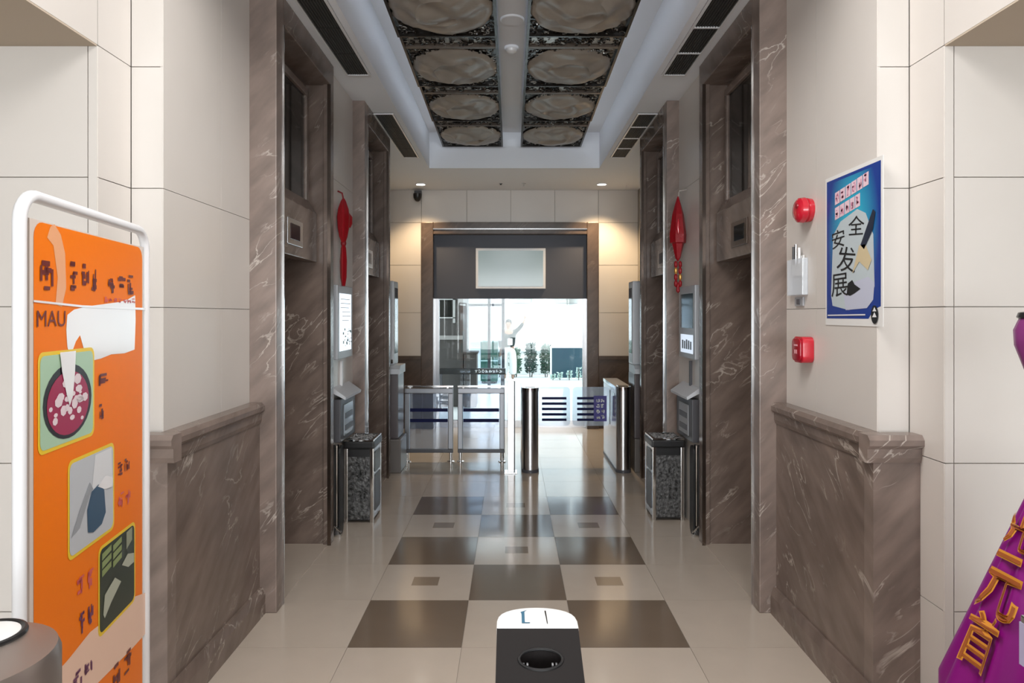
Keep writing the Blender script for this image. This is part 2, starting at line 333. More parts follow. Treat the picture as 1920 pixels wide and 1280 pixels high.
# ------------------------------------------------------------------ decorative ceiling panels
DISC = mat('champagne_silk', (.30,.265,.225), .33, bump=.5, bscale=11, var=.12, vscale=5)
LACE = mat('black_lacquer', (.016,.013,.011), .25)
WOODD = mat('dark_bronze_rail', (.13,.105,.085), .35, var=.2, vscale=20)
PLATE = mat('pewter_plate', (.34,.33,.31), .3, .6, var=.25, vscale=30)
PLEN, PW = 1.07, .715
def ceiling_panel(label, y0, x0, seed):
    rnd = random.Random(seed)
    x1 = x0+PW; zn, zf = 3.645, 3.615
    t = thing('ceiling_panel', ((x0+x1)/2, y0+PLEN/2, zf), label, 'ceiling panel', 'carved medallion panels hung in the ceiling tray')
    def M(u, v, w=0): return Vector((x0+u, y0+v, zn+(zf-zn)*v/PLEN - w))     # w: below the panel plane
    def pbox(mb, u0, u1, v0, v1, w0, w1):
        mb.add([M(u0,v0,w0),M(u1,v0,w0),M(u1,v1,w0),M(u0,v1,w0),M(u0,v0,w1),M(u1,v0,w1),M(u1,v1,w1),M(u0,v1,w1)],
               [(0,3,2,1),(4,5,6,7),(0,1,5,4),(1,2,6,5),(2,3,7,6),(3,0,4,7)]); return mb
    pbox(MB(), 0, PW, .004, PLEN-.004, -.03, 0).build('backing', LACE, t)
    for a, b, c, d in ((0,.018,.004,PLEN-.004), (PW-.018,PW,.004,PLEN-.004), (.018,PW-.018,.004,.022), (.018,PW-.018,PLEN-.022,PLEN-.004)):
        pbox(MB(), a, b, c, d, 0, .03).build('frame_rail', LACE, t)
    for v in (.04, .235): pbox(MB(), .02, PW-.02, v, v+(.022 if v < .1 else .035), 0, .028).build('cross_rail', WOODD, t)
    # small pewter plates in the narrow band
    u = .04
    while u < PW-.1:
        wdt = rnd.uniform(.05, .13)
        if rnd.random() < .75: pbox(MB(), u, min(u+wdt, PW-.03), .085+rnd.uniform(0,.03), .215, 0, rnd.uniform(.006,.014)).build('plate', PLATE, t)
        u += wdt+rnd.uniform(.015,.05)
    # round silk medallion with an irregular rim and soft folds
    mb = MB(); cu, cv, R = PW/2, .265+.395, .345; seg, rings = 56, 12; vs = []
    amp = [1+rnd.uniform(-.035,.03) for _ in range(seg)]
    ph = [rnd.uniform(0,6) for _ in range(6)]
    for r in range(rings+1):
        rr = R*r/rings
        for i in range(seg):
            a = 2*PI*i/seg; q = rr*(amp[i] if r > rings-2 else 1)
            u, v = q*math.cos(a), q*math.sin(a)*1.07
            fold = .012*math.sin(9*u+18*v+ph[0])+.009*math.sin(30*v+8*u*u*9+ph[1])+.007*math.sin(22*u-14*v+ph[2])
            w_ = .030+.022*(1-(r/rings)**2)+fold*(1-(r/rings)**4)+(.018 if .42 < r/rings < .56 and math.sin(a+ph[3]) < .4 else 0)
            if r == rings: w_ = .012
            vs.append(M(cu+u, cv+v, w_))
    fs = [(r*seg+i, r*seg+(i+1) % seg, (r+1)*seg+(i+1) % seg, (r+1)*seg+i) for r in range(rings) for i in range(seg)]
    mb.add(vs, fs); md = mb.build('medallion', DISC, t, smooth=True, fixn=True)
    # black curled lacework filling the corners and the band
    mb = MB(); mb2 = MB()
    for n_ in range(150):
        for _ in range(30):
            u, v = rnd.uniform(.03,PW-.03), rnd.uniform(.06,PLEN-.03)
            e = math.hypot((u-cu)/R, (v-cv)/(R*1.07))
            if e > .96 and not (.23 < v < .275): break
        else: continue
        r0 = rnd.uniform(.012,.028); a0 = rnd.uniform(0,6.28); span = rnd.uniform(2.5,5.5); pts = []
        for k in range(7):
            a = a0+span*k/6; rr = r0*(1-.45*k/6); pts.append(M(u+rr*math.cos(a), v+rr*math.sin(a), .012+.01*k/6))
        (mb if n_ % 4 else mb2).tube(pts, rnd.uniform(.0035,.006), 5)
    l = mb.build('lacework', LACE, t, smooth=True); l['kind'] = 'stuff'
    l = mb2.build('pewter_curls', PLATE, t, smooth=True); l['kind'] = 'stuff'  # some curls are pewter metal among the black ones
names = ['nearest', 'second', 'third', 'fourth', 'farthest']
for i in range(5):
    y0 = 8.14-PLEN*(5-i)
    ceiling_panel(f'black lace ceiling panel with champagne medallion, {names[i]} in the left row', y0, -.815, 10+i)
    ceiling_panel(f'black lace ceiling panel with champagne medallion, {names[i]} in the right row', y0, .108, 30+i)

# fixtures made for the added lobby lamps, out of view overhead
for i, (y_, e_) in enumerate(LAMPS):
    t = thing('added_light_panel', (.035, y_, 3.54), 'added out-of-view light panel over the lobby, '+('nearest the lift hall','middle one','nearest the street')[i], 'ceiling light', 'added light panels over the lobby')
    for a, b, c_, d in ((-.63,.70,-.37,-.33),(-.63,.70,.33,.37),(-.63,-.59,-.33,.33),(.66,.70,-.33,.33)): MB().box(a, b, y_+c_, y_+d, 3.53, 3.6).build('frame_bar', WHITE, t)
    MB().box(-.59, .66, y_-.33, y_+.33, 3.545, 3.57).build('diffuser', mat('lit_diffuser', (.9,.9,.9), .5, emit=(1,.965,.93), estr=2), t)
# cool strips added unseen on the panel backs to brighten tray and hall
for s_, xx in ((-1,-.74),(1,.76)):
    t = thing('added_tray_light', (xx, 5.5, 3.68), f'thin added light strip, unseen on top of the {"left" if s_ < 0 else "right"} row of ceiling panels', 'added light', 'added light strips in the ceiling tray')
    MB().box(xx-.015, xx+.015, 2.95, 8.05, 3.68, 3.695).build('channel', WHITE, t)
    MB().box(xx-.012, xx+.012, 2.97, 8.03, 3.695, 3.70).build('diffuser', mat('lit_strip', (.9,.9,.9), .5, emit=(.85,.92,1), estr=1.5), t)
    area('added_tray_lamp', (xx+s_*.02, 5.5, 3.71), (0, math.radians(180-s_*55), 0), 0.03, 5.0, 4, (.82,.90,1.0))
# small ceiling fixtures
def small_lathe(name, label, cat, loc, parts):
    t = thing(name, loc, label, cat)
    for nm, prof, m in parts: MB().lathe(prof, loc, 24).build(nm, m, t, smooth=True)
    return t
y = 2.08*F/(590-88)
small_lathe('smoke_detector', 'round white smoke detector on the rib between the ceiling panels', 'detector', (.0, y, 3.63),
    [('base', [(.055,.05),(.055,.035),(.05,.03)], WHITEC), ('dome', [(.045,.03),(.04,.012),(.022,.002),(.012,0)], WHITE)])
y = 2.08*F/(590-36)
small_lathe('speaker_disc', 'flat round white speaker cover on the ceiling rib nearest the viewpoint', 'speaker', (.005, y, 3.668),
    [('ring', [(.085,.012),(.085,.006),(.078,.0)], WHITEC), ('grille', [(.07,.006),(.06,.002),(.03,.001)], mat('pale_grille', (.5,.5,.51), .6))])
for s, lab in ((-1, 'left'), (1, 'right')):
    lp = P(789 if s < 0 else 1128, 345, 9.27); loc = (lp.x, 9.25, ZC-.012)
    t = thing('downlight', loc, f'lit round ceiling downlight on the {lab} before the glass entrance', 'downlight', 'downlights by the glass entrance')
    MB().lathe([(.075,.012),(.075,.002),(.062,0),(.058,.012)], loc, 28).build('trim_ring', WHITE, t, smooth=True)
    MB().lathe([(.057,.010),(.05,.004),(.02,.001)], loc, 24).build('lens', mat('lit_lens', (1,1,1), .4, emit=(1,.93,.82), estr=9), t, smooth=True)
    l = bpy.data.lights.new('downlight_lamp', 'SPOT'); l.energy = 75 if s < 0 else 120; l.color = (1,.72,.42); l.spot_size = math.radians(110); l.spot_blend = .7; l.shadow_soft_size = .05
    o = bpy.data.objects.new('downlight_lamp', l); COL.objects.link(o); o.location = (loc[0], loc[1], ZC-.03)
pp = P(982,345,9.2)
small_lathe('sprinkler', 'small metal sprinkler head on the ceiling before the glass entrance', 'sprinkler', (pp.x, 9.2, ZC-.045),
    [('rose', [(.03,.045),(.03,.039),(.015,.036)], STEEL), ('stem', [(.01,.038),(.01,.008),(.007,.006)], CHROME), ('deflector', [(.02,.005),(.02,.002),(.004,0)], CHROME)])
pp = P(939,345,9.2)
small_lathe('ceiling_sensor', 'tiny dark sensor on the ceiling left of the sprinkler', 'sensor', (pp.x, 9.2, ZC-.025),
    [('base', [(.022,.025),(.022,.018),(.018,.015)], GREY), ('eye', [(.015,.016),(.012,.005),(.004,0)], BLACK)])
# dome camera on the end wall
lp = P(782,368,9.55)
t = thing('dome_camera', (lp.x, 9.6, 3.2), 'dark dome camera at the top left of the end wall', 'camera')
MB().box(lp.x-.05, lp.x+.05, 9.62, 9.70, 3.29, 3.34).build('bracket', DGREY, t, bevel=.008)
MB().lathe([(.06,.13),(.06,.10),(.055,.07),(.035,.035),(.012,.022)], (lp.x, 9.6, 3.16), 20).build('dome', BLACK, t, smooth=True)

# ------------------------------------------------------------------ air vents
def vent(label, s, y0, y1):
    h0, h1 = 1.065, 1.245
    t = thing('air_vent', (hx(s,1.155), (y0+y1)/2, ZC-.012), label, 'vent', 'long air vents beside the ceiling tray')
    z0, z1 = ZC-.012, ZC-.0005
    MB().box(hx(s,h0), hx(s,h1), y0, y1, ZC-.004, z1).build('cavity', DARKG, t)
    for a, b, c, d in ((h0,h0+.014,y0,y1),(h1-.014,h1,y0,y1),(h0+.014,h1-.014,y0,y0+.014),(h0+.014,h1-.014,y1-.014,y1)):
        MB().box(hx(s,a), hx(s,b), c, d, z0, z1).build('frame_bar', WHITE, t)
    n = 4; L = (y1-y0-.028)/n
    for i in range(n):
        ya = y0+.014+i*L
        if i and s > 0: MB().box(hx(s,h0+.014), hx(s,h1-.014), ya-.008, ya+.008, z0, z1).build('divider', WHITE, t)
        mb = MB()
        for k in range(9):
            hh = h0+.024+k*.0165
            mb.box(hx(s,hh), hx(s,hh+.004), ya+.009, ya+L-.009, ZC-.010, ZC-.0041)
        mb.build('louvre', mat('vent_louvre', (.06,.058,.053), .5), t)
vent('dark slotted air vent above the nearest left lift portal', -1, 3.36, 5.04)
vent('dark slotted air vent above the nearest right lift portal', 1, 3.36, 5.04)
vent('dark slotted air vent above the farther left lift portal', -1, 6.0, 7.68)
vent('dark slotted air vent above the farther right lift portal', 1, 6.0, 7.68)

# ------------------------------------------------------------------ print helpers
def textmesh(body, fat=0, raw=False):
    c = bpy.data.curves.new('t', 'FONT'); c.body = body; c.resolution_u = 3; c.offset = fat
    o = bpy.data.objects.new('t', c); COL.objects.link(o)
    dg = bpy.context.evaluated_depsgraph_get(); me = bpy.data.meshes.new_from_object(o.evaluated_get(dg))
    vs = [(v.co.x, v.co.y) for v in me.vertices]; fs = [tuple(p.vertices) for p in me.polygons]
    bpy.data.objects.remove(o); bpy.data.curves.remove(c); bpy.data.meshes.remove(me)
    if raw and vs: return vs, fs
    if not vs: return [(0,0),(1,0),(1,1),(0,1)], [(0,1,2,3)]
    x0 = min(v[0] for v in vs); x1 = max(v[0] for v in vs); y0 = min(v[1] for v in vs); y1 = max(v[1] for v in vs)
    return [((a-x0)/(x1-x0), (b-y0)/(y1-y0)) for a, b in vs], fs
def put_text(mb, body, fn, u0, u1, v0, v1):
    vs, fs = textmesh(body); return mb.add([fn(u0+(u1-u0)*a, v0+(v1-v0)*b) for a, b in vs], fs)
def scribble(mb, fn, u0, u1, v0, v1, n, seed, th=.12):
    """n illegible characters in a row, built of short strokes"""
    r = random.Random(seed); cw = (u1-u0)/n
    for i in range(n):
        a0 = u0+i*cw+cw*.08; w_ = cw*.84; h = v1-v0
        for _ in range(7):
            if r.random() < .55:
                v = v0+h*r.uniform(.02,.9); a = a0+w_*r.uniform(0,.4); b = a+w_*r.uniform(.3,.6); t = h*th*r.uniform(.7,1.2)
                mb.quad(fn(a,v), fn(b,v), fn(b,v+t), fn(a,v+t))
            else:
                a = a0+w_*r.uniform(.05,.85); v = v0+h*r.uniform(0,.4); q = v+h*r.uniform(.3,.6); t = w_*th*r.uniform(.8,1.3)
                mb.quad(fn(a,v), fn(a+t,v), fn(a+t,q), fn(a,q))
    return mb
def poly(mb, fn, pts): return mb.add([fn(a, b) for a, b in pts], [tuple(range(len(pts)))])
def ell(cx, cy, rx, ry, n=28, a0=0): return [(cx+rx*math.cos(a0+2*PI*i/n), cy+ry*math.sin(a0+2*PI*i/n)) for i in range(n)]
def rrect(x0, x1, y0, y1, r, k=5, ry=None):
    ry = ry or r; out = []
    for cx, cy, a in ((x1-r,y1-ry,0),(x0+r,y1-ry,PI/2),(x0+r,y0+ry,PI),(x1-r,y0+ry,1.5*PI)):
        out += [(cx+r*math.cos(a+PI/2*i/k), cy+ry*math.sin(a+PI/2*i/k)) for i in range(k+1)]
    return out

# ------------------------------------------------------------------ turnstiles, fence and glass gates before the entrance
def turnstile(label, x0, x1, y0, y1, H):
    r = (x1-x0)/2; xc = (x0+x1)/2
    t = thing('turnstile', (xc, (y0+y1)/2, 0), label, 'turnstile', 'steel turnstiles before the glass entrance')
    outl = [(xc+r*math.cos(PI+PI*i/16), y0+r+r*math.sin(PI+PI*i/16)) for i in range(17)] + [(x1,y1),(x0,y1)]
    MB().prism(outl, lambda a,b,q: (a,b,q), .03, H-.035).build('housing', STEEL, t, smooth=True)
    big = [(xc+(a-xc)*1.06, y0+r+(b-y0-r)*(1.06 if b < y0+r else 1)) for a, b in outl]
    MB().prism(big, lambda a,b,q: (a,b,q), H-.035, H).build('top_plate', CHROME, t, smooth=True)
    MB().prism(big, lambda a,b,q: (a,b,q), 0, .03).build('foot_plate', DGREY, t, smooth=True)
    mid = (y0+y1)/2
    for xs, sg in ((x0,-1),(x1,1)):
        MB().box(xs-.003*(sg<0), xs+.003*(sg>0), mid-.03, mid+.02, .42, H-.08).build('gate_slot', BLACK, t)
        MB().box(xs-.003*(sg<0), xs+.003*(sg>0), y0+r+.08, y0+r+.24, .55, H-.08).build('sensor_window', DGLASS, t)
    MB().box(xc-.05, xc+.05, y0+.08, y0+.2, H, H+.004).build('card_reader', DGLASS, t)
    return t
turnstile('slim steel turnstile with rounded front in the middle of the walkway', .108, .275, 6.95, 7.95, .86)
turnstile('steel turnstile with slotted side beside the right wall', 1.065, 1.215, 6.95, 7.95, .87)

# fence of framed glass panels
def fence_panel(label, xa, xb):
    y = 7.5; z0, z1 = .10, .80; w_ = .055
    t = thing('glass_barrier', ((xa+xb)/2, y, 0), label, 'barrier', 'framed glass fence panels before the entrance')
    MB().box(xa, xb, y-.022, y+.022, z1-w_, z1).build('top_rail', RAILM, t, bevel=.006)
    MB().box(xa, xb, y-.022, y+.022, z0, z0+w_*.7).build('bottom_rail', DGREY, t, bevel=.006)
    for a, b in ((xa,xa+w_),(xb-w_,xb)): MB().box(a, b, y-.022, y+.022, z0+w_*.7, z1-w_).build('stile', RAILM, t, bevel=.006)
    MB().box(xa+w_, xb-w_, y-.004, y+.004, z0+w_*.7, z1-w_).build('glass', FENCEG, t)
    for z in (.572, .458): MB().box(xa+w_+.005, xb-w_-.005, y-.007, y-.005, z-.026, z+.01).build('stripe', NAVY, t)
    for x in (xa+w_/2, xb-w_/2):
        MB().tube([(x,y,.01),(x,y,z0)], .02, 10).build('leg', CHROME, t, smooth=True)
        MB().lathe([(.04,0),(.04,.008),(.02,.014)], (x,y,0), 16).build('foot', CHROME, t, smooth=True)
    MB().box(xa, xb, y-.012, y+.012, z1+.012, z1+.03).build('handrail', CHROME, t)
    for x in (xa+.06, xb-.06): MB().box(x-.008, x+.008, y-.008, y+.008, z1-.005, z1+.015).build('handrail_pin', CHROME, t)
fence_panel('framed glass barrier with two blue stripes nearest the left wall', -1.165, -.635)
fence_panel('framed glass barrier with two blue stripes beside the steel post', -.585, -.075)
t = thing('fence_post', (-.005, 7.0, 0), 'square steel post between the glass fence and the turnstile', 'post')
MB().box(-.04, .028, 6.96, 7.02, .012, .93).build('post_tube', STEEL, t, bevel=.004)
MB().box(.028, .036, 6.955, 7.025, .012, .93).build('edge_strip', BLACK, t)
MB().box(-.042, .036, 6.955, 7.025, .93, .94).build('cap', CHROME, t)
MB().box(-.075, .06, 6.92, 7.06, 0, .012).build('base_plate', CHROME, t, bevel=.003)
MB().box(-.02, .0, 7.02, 7.48, .70, .74).build('tie_bar', STEEL, t)

# glass wing gates with printed stripes
def gate(label, xa, xb, seed, text):
    y = 7.45
    t = thing('glass_gate', ((xa+xb)/2, y, .40), label, 'gate', 'acrylic wing gates between the turnstiles')
    MB().prism(rrect(xa, xb, .40, .82, .04), lambda a,b,q: (a,q,b), y-.005, y+.005).build('wing', GATEG, t)
    for i in range(5):
        z = .465+i*.058
        MB().box(xa+.05, xb-.04, y-.008, y-.006, z-.012, z+.014).build('stripe', NAVY, t)
    if text:
        MB().box(xb-.17, xb-.03, y-.0095, y-.0085, .45, .725).build('print_patch', mat('violet_print', (.03,.02,.2), .4), t)
        mb = MB()
        for i in range(4): scribble(mb, lambda u,v: (u, y-.0105, v), xb-.15, xb-.05, .475+i*.06, .515+i*.06, 2, seed+i, .2)
        q_ = mb.build('print_text', WHITE, t, fixn=False); q_['kind'] = 'stuff'
gate('clear gate wing with five blue stripes beside the middle turnstile', .28, .635, 1, False)
gate('clear gate wing with blue stripes and white marks beside the right turnstile', .66, 1.06, 2, True)

# ------------------------------------------------------------------ wall kiosks between and beyond the lifts
def wall_kiosk(s, where):
    y0, y1 = 5.03, 5.50; h = HD
    t = thing('wall_monitor', (hx(s,h-.02), (y0+y1)/2, 1.27), f'slim grey information monitor on the {where} wall between the lifts', 'monitor', 'information monitors between the lifts')
    MB().box(hx(s,h-.035), hx(s,h-.0005), y0, y1, 1.27, 1.82).build('casing', mat('pale_grey_casing', (.42,.45,.49), .35), t, bevel=.008)
    yb = y0+.05; ye = y1-.06
    if s > 0:
        MB().box(hx(s,h-.038), hx(s,h-.034), yb, ye, 1.50, 1.76).build('screen', mat('teal_screen', (.015,.035,.04), .1), t)
        sc = MB().box(hx(s,h-.038), hx(s,h-.034), yb, ye, 1.31, 1.45).build('lower_screen', mat('white_screen', (.5,.55,.6), .2, emit=(.75,.85,1), estr=.55), t)
        mb = MB()
        for i in range(5): mb.box(hx(s,h-.0395), hx(s,h-.038), yb+.03+i*.06, yb+.07+i*.06, 1.34, 1.40+.006*(i % 3))
        mb.build('screen_lines', mat('grey_print', (.25,.3,.36), .5), sc)
    else:
        sc = MB().box(hx(s,h-.038), hx(s,h-.034), yb, ye, 1.33, 1.76).build('screen', mat('white_screen_lit', (.6,.65,.7), .2, emit=(.8,.9,1), estr=.85), t)
        mb = MB(); mb2 = MB(); r = random.Random(4)
        for i in range(6):
            z = 1.72-i*.032; mb.box(hx(s,h-.0395), hx(s,h-.038), yb+.02+.05*(i > 2), ye-.02-r.uniform(0,.15), z-.004, z)
        for i in range(26):
            a = yb+.08+r.uniform(0,.26); z = 1.36+r.uniform(0,.13); mb2.box(hx(s,h-.0395), hx(s,h-.038), a, a+r.uniform(.01,.03), z, z+r.uniform(.006,.02))
        mb.build('screen_lines', mat('grey_print', (.25,.3,.36), .5), sc); q_ = mb2.build('screen_picture', mat('green_grey_print', (.12,.2,.18), .5), sc); q_['kind'] = 'stuff'
    # service desk box below
    t = thing('service_kiosk', (hx(s,h-.05), (y0+y1)/2, .665), f'narrow grey service box with sloping shelf on the {where} wall behind the litter bin', 'kiosk', 'service kiosks between the lifts')
    MB().box(hx(s,h-.055), hx(s,h-.0005), y0, y1, .665, .98).build('cabinet', DGREY, t, bevel=.006)
    MB().prism([(h-.0005,1.07),(h-.0005,1.03),(h-.095,.98),(h-.10,1.0)], lambda a,b,q: (hx(s,a),q,b), y0-.02, y1+.02).build('shelf', mat('silver_plastic', (.6,.63,.67), .3), t)
    MB().box(hx(s,h-.018), hx(s,h-.0005), y0+.2, y0+.23, 1.06, 1.25).build('cable_cover', DGREY if s > 0 else WHITE, t)
    fp = MB().box(hx(s,h-.062), hx(s,h-.055), y0+.09, y1-.1, .70, .93).build('front_plate', GREY if s > 0 else mat('blue_grey_plate', (.28,.33,.38), .2), t, bevel=.003)
    for i in range(2): MB().box(hx(s,h-.066), hx(s,h-.062), y0+.12, y1-.13, .735+i*.09, .775+i*.09).build('slot', DGREY, fp)
wall_kiosk(-1, 'left'); wall_kiosk(1, 'right')

def tall_kiosk(label, x0, x1, y0, y1):
    t = thing('tall_kiosk', ((x0+x1)/2, (y0+y1)/2, 0), label, 'kiosk')
    MB().box(x0, x1+.03, y0-.02, y1, 0, .34).build('plinth', mat('taupe_metal', (.16,.145,.135), .4), t, bevel=.012)
    MB().box(x0, x1, y0, y1, .34, 1.0).build('cabinet', mat('plum_grey_metal', (.11,.095,.10), .35), t, bevel=.012)
    MB().prism([(0,1.0),(0,1.05),(.06,1.085),(y1-y0,1.085),(y1-y0,1.0)], lambda a,b,q: (q, y0-.03+a, b), x0, x1+.02).build('desk', mat('silver_plastic', (.6,.63,.67), .3), t)
    MB().box(x0, x1-.06, y0+.1, y1, 1.085, 1.95).build('monitor_body', mat('silver_plastic', (.6,.63,.67), .3), t, bevel=.015)
    (MB().box(x1-.061, x1-.056, y0+.14, y1-.04, 1.2, 1.88) if x1 < 0 else MB().box(x0-.004, x0+.002, y0+.14, y1-.04, 1.2, 1.88)).build('monitor_screen', DGLASS, t)
    MB().box(x1-.09, x1-.07, y0+.092, y0+.1, 1.1, 1.14).build('key_lock', CHROME, t)
tall_kiosk('tall silver self service kiosk beyond the farther left lift', -1.66, -1.15, 6.98, 7.35)
tall_kiosk('tall silver self service kiosk beyond the farther right lift', 1.25, 1.72, 7.0, 7.35)

# ------------------------------------------------------------------ litter bins and umbrella stands
MOTTLE = mat('mottled_black_steel', (.10,.10,.10), .3, .5, var=.85, vscale=42, bump=.3, bscale=60)
def bin_(label, x0, x1, y0, y1, s):
    t = thing('litter_bin', ((x0+x1)/2, (y0+y1)/2, 0), label, 'bin', 'steel litter bins by the lifts')
    H = .64; c = .028
    MB().box(x0+.012, x1-.012, y0+.012, y1-.012, .02, H-.07).build('body', DARKG, t)
    for a in (x0, x1-c):
        for b in (y0, y1-c): MB().box(a, a+c, b, b+c, 0, H-.06).build('corner_post', CHROME, t, bevel=.006)
    MB().box(x0+c, x1-c, y0+.004, y0+.012, .03, H-.13).build('front_plate', MOTTLE, t)
    MB().box(x0+c, x1-c, y0+.002, y0+.012, H-.13, H-.075).build('front_slot', BLACK, t)
    xs = x1 if s < 0 else x0                           # visible side with the opening
    f = lambda a,b,q: (xs+(-1 if s < 0 else 1)*q, a, b)
    MB().box(xs-.010*(1 if s < 0 else -1), xs-.003*(1 if s < 0 else -1), y0+c, y1-c, .03, H-.075).build('side_plate', STEEL, t)
    MB().prism(rrect(y0+.05,y1-.05,.38,.54,.03), f, -.002, .004).build('opening', BLACK, t)
    MB().prism(rrect(y0+.05,y1-.05,.08,.36,.03), f, -.002, .003).build('door_panel', DGREY, t)
    MB().box(x0-.006, x1+.006, y0-.006, y1+.006, H-.07, H-.012).build('lid', BLACK, t, bevel=.012)
    mb = MB().box(x0+.0, x1-.0, y0+.0, y0+.02, H-.012, H); mb.box(x0, x1, y1-.02, y1, H-.012, H); mb.box(x0, x0+.02, y0+.02, y1-.02, H-.012, H); mb.box(x1-.02, x1, y0+.02, y1-.02, H-.012, H)
    mb.build('ash_tray_rim', CHROME, t)
    r = random.Random(int(x0*100)); mb = MB()
    for _ in range(120):
        x = r.uniform(x0+.025,x1-.025); y = r.uniform(y0+.025,y1-.025); q = r.uniform(.006,.012)
        mb.lathe([(q*.6,-q*.4),(q,0),(q*.5,q*.5)], (x,y,H-.008), 6)
    l = mb.build('ash_gravel', mat('grey_gravel', (.3,.3,.3), .6, var=.5, vscale=80), t); l['kind'] = 'stuff'
bin_('steel litter bin with mottled front and ash tray by the left wall', -1.285, -1.06, 5.28, 5.60, -1)
bin_('steel litter bin with mottled front and ash tray by the right wall', 1.096, 1.342, 5.34, 5.64, 1)
def stand(label, s, x0, x1, y0, y1):
    t = thing('umbrella_stand', ((x0+x1)/2, (y0+y1)/2, 0), label, 'umbrella stand', 'slim umbrella stands by the lifts')
    MB().prism(rrect(y0,y1,.02,.66,.05), lambda a,b,q: (q,a,b), x0, x0+.012).build('side_plate', BLACK, t)
    MB().prism(rrect(y0,y1,.02,.66,.05), lambda a,b,q: (q,a,b), x1-.012, x1).build('side_plate', BLACK, t)
    MB().box(x0+.012, x1-.012, y0+.02, y1-.02, .02, .05).build('tray', STEEL, t)
    for y in (y0+.03, y1-.03):
        MB().tube([((x0+x1)/2,y,.03),((x0+x1)/2,y,.66)], .008, 8).build('upright', CHROME, t, smooth=True)
    MB().tube([(x0,y0+.02,.04),((x0+x1)/2,y0-.03,.10),(x1,y0+.02,.04)], .008, 8).build('front_bar', CHROME, t, smooth=True)
    for y in (y0+.04,y1-.04): MB().box(x0+.005, x1-.005, y-.012, y+.012, 0, .021).build('foot', CHROME, t)
stand('slim black umbrella stand between left lift portal and bin', -1, -1.29, -1.225, 4.92, 5.02)
stand('slim black umbrella stand between right lift portal and bin', 1, 1.30, 1.362, 4.92, 5.02)

# ------------------------------------------------------------------ red hanging ornaments
xw = hx(-1,HD)+.045; yo = 5.16; t = thing('hanging_ornament', (xw, yo, 1.8), 'red satin bundle with knotted middle hanging on the left wall', 'ornament')
c = (xw, yo, 0); z = lambda y: EYE-(y-590)/F*yo
MB().lathe([(.014,z(458)),(.045,z(444)),(.062,z(428)),(.070,z(408)),(.058,z(392)),(.03,z(378)),(.012,z(372))], c, 28, .62, 1.0, .10, 5).build('upper_bundle', REDC, t, smooth=True)
MB().lathe([(.02,z(536)),(.036,z(520)),(.04,z(490)),(.03,z(465)),(.014,z(455))], c, 28, .6, 1.0, .12, 4).build('lower_bundle', REDC, t, smooth=True)
MB().lathe([(.018,z(460)),(.022,z(456)),(.018,z(451))], c, 16).build('knot', mat('dark_red_cord', (.2,.005,.01), .6), t, smooth=True)
MB().lathe([(.026,z(425)),(.04,z(418)),(.04,z(405)),(.02,z(398))], (xw+.015, yo+.05, 0), 20).build('side_lobe', REDC, t, smooth=True)
MB().tube([(xw,yo,z(374)),(xw-.01,yo,z(362)),(xw-.043,yo,z(358))], .006, 8).build('loop', mat('dark_red_cord', (.2,.005,.01), .6), t, smooth=True)
xw = hx(1,HD)-.03; yo = 5.40; t = thing('hanging_ornament', (xw, yo, 1.8), 'red diamond ornament with gold firecracker tassel on the right wall', 'ornament')
zr_ = lambda y: EYE-(y-590)/F*yo
xw = hx(1,HD)-.068
MB().lathe([(.002,zr_(490)),(.02,zr_(484)),(.046,zr_(457)),(.062,zr_(455)),(.066,zr_(440)),(.045,zr_(402)),(.02,zr_(380)),(.004,zr_(368))], (xw,yo,0), 6).build('diamond', REDC, t)
MB().lathe([(.004,zr_(440)),(.016,zr_(430)),(.01,zr_(418)),(.002,zr_(412))], (xw-.012, yo-.062, 0), 12, .9, .5).build('gloss_lozenge', RED, t, smooth=True)
gold = mat('gold_foil', (.75,.42,.12), .3, .8)
for i, yy in enumerate((492,504,516,528)):
    for j in (-1, 1):
        MB().lathe([(.004,zr_(yy+10)),(.014,zr_(yy+7)),(.014,zr_(yy)),(.005,zr_(yy-3))], (xw+j*.017, yo, 0), 10).build('firecracker', gold if (i+j) % 3 == 0 else REDC, t, smooth=True)
MB().lathe([(.003,zr_(549)),(.015,zr_(546)),(.01,zr_(534)),(.004,zr_(530))], (xw,yo,0), 12).build('tassel', REDC, t, smooth=True)
MB().tube([(xw,yo,zr_(370)),(xw+.01,yo,zr_(358)),(xw+.066,yo-.01,zr_(356))], .004, 8).build('loop', mat('pale_cord', (.5,.46,.42), .6), t, smooth=True)

# ------------------------------------------------------------------ right wall: poster, alarm, call point, holder
XR = hx(1,HW)
def wallfn(off): return lambda u, v: Vector((XR-off, u, v))       # u = y, v = z
ya, yb, za, zb = 3.225, 2.726, 1.553, 2.234
t = thing('poster', (XR, 2.97, za), 'blue safety poster with brush characters on the right wall', 'poster')
MB().box(XR-.003, XR-.0003, yb, ya, za, zb).build('sheet', mat('paper_white', (.78,.78,.77), .4), t)
fn = wallfn(.0036)
def U(f): return ya+(yb-ya)*f
def V(f): return za+(zb-za)*f
UV = lambda off: (lambda a, b: Vector((XR-off, U(a), V(b))))
poly(MB(), UV(.0036), [(.03,.045),(.78,.045),(.86,.10),(.97,.12),(.97,.975),(.03,.975)]).build('blue_field', mat('royal_blue_print', (.01,.045,.28), .25), t, fixn=False)
blue = bpy.data.materials.new('cyan_gradient_print'); blue.use_nodes = True; nt = blue.node_tree
tcn = nt.nodes.new('ShaderNodeTexCoord'); gr = nt.nodes.new('ShaderNodeTexGradient'); gr.gradient_type = 'SPHERICAL'
mpn = nt.nodes.new('ShaderNodeMapping'); mpn.inputs['Location'].default_value = (0,-.5,-.62); mpn.inputs['Scale'].default_value = (0,1.7,1.25); mpn.vector_type = 'POINT'
mpn.inputs['Location'].default_value = (0,-.85,-.72)
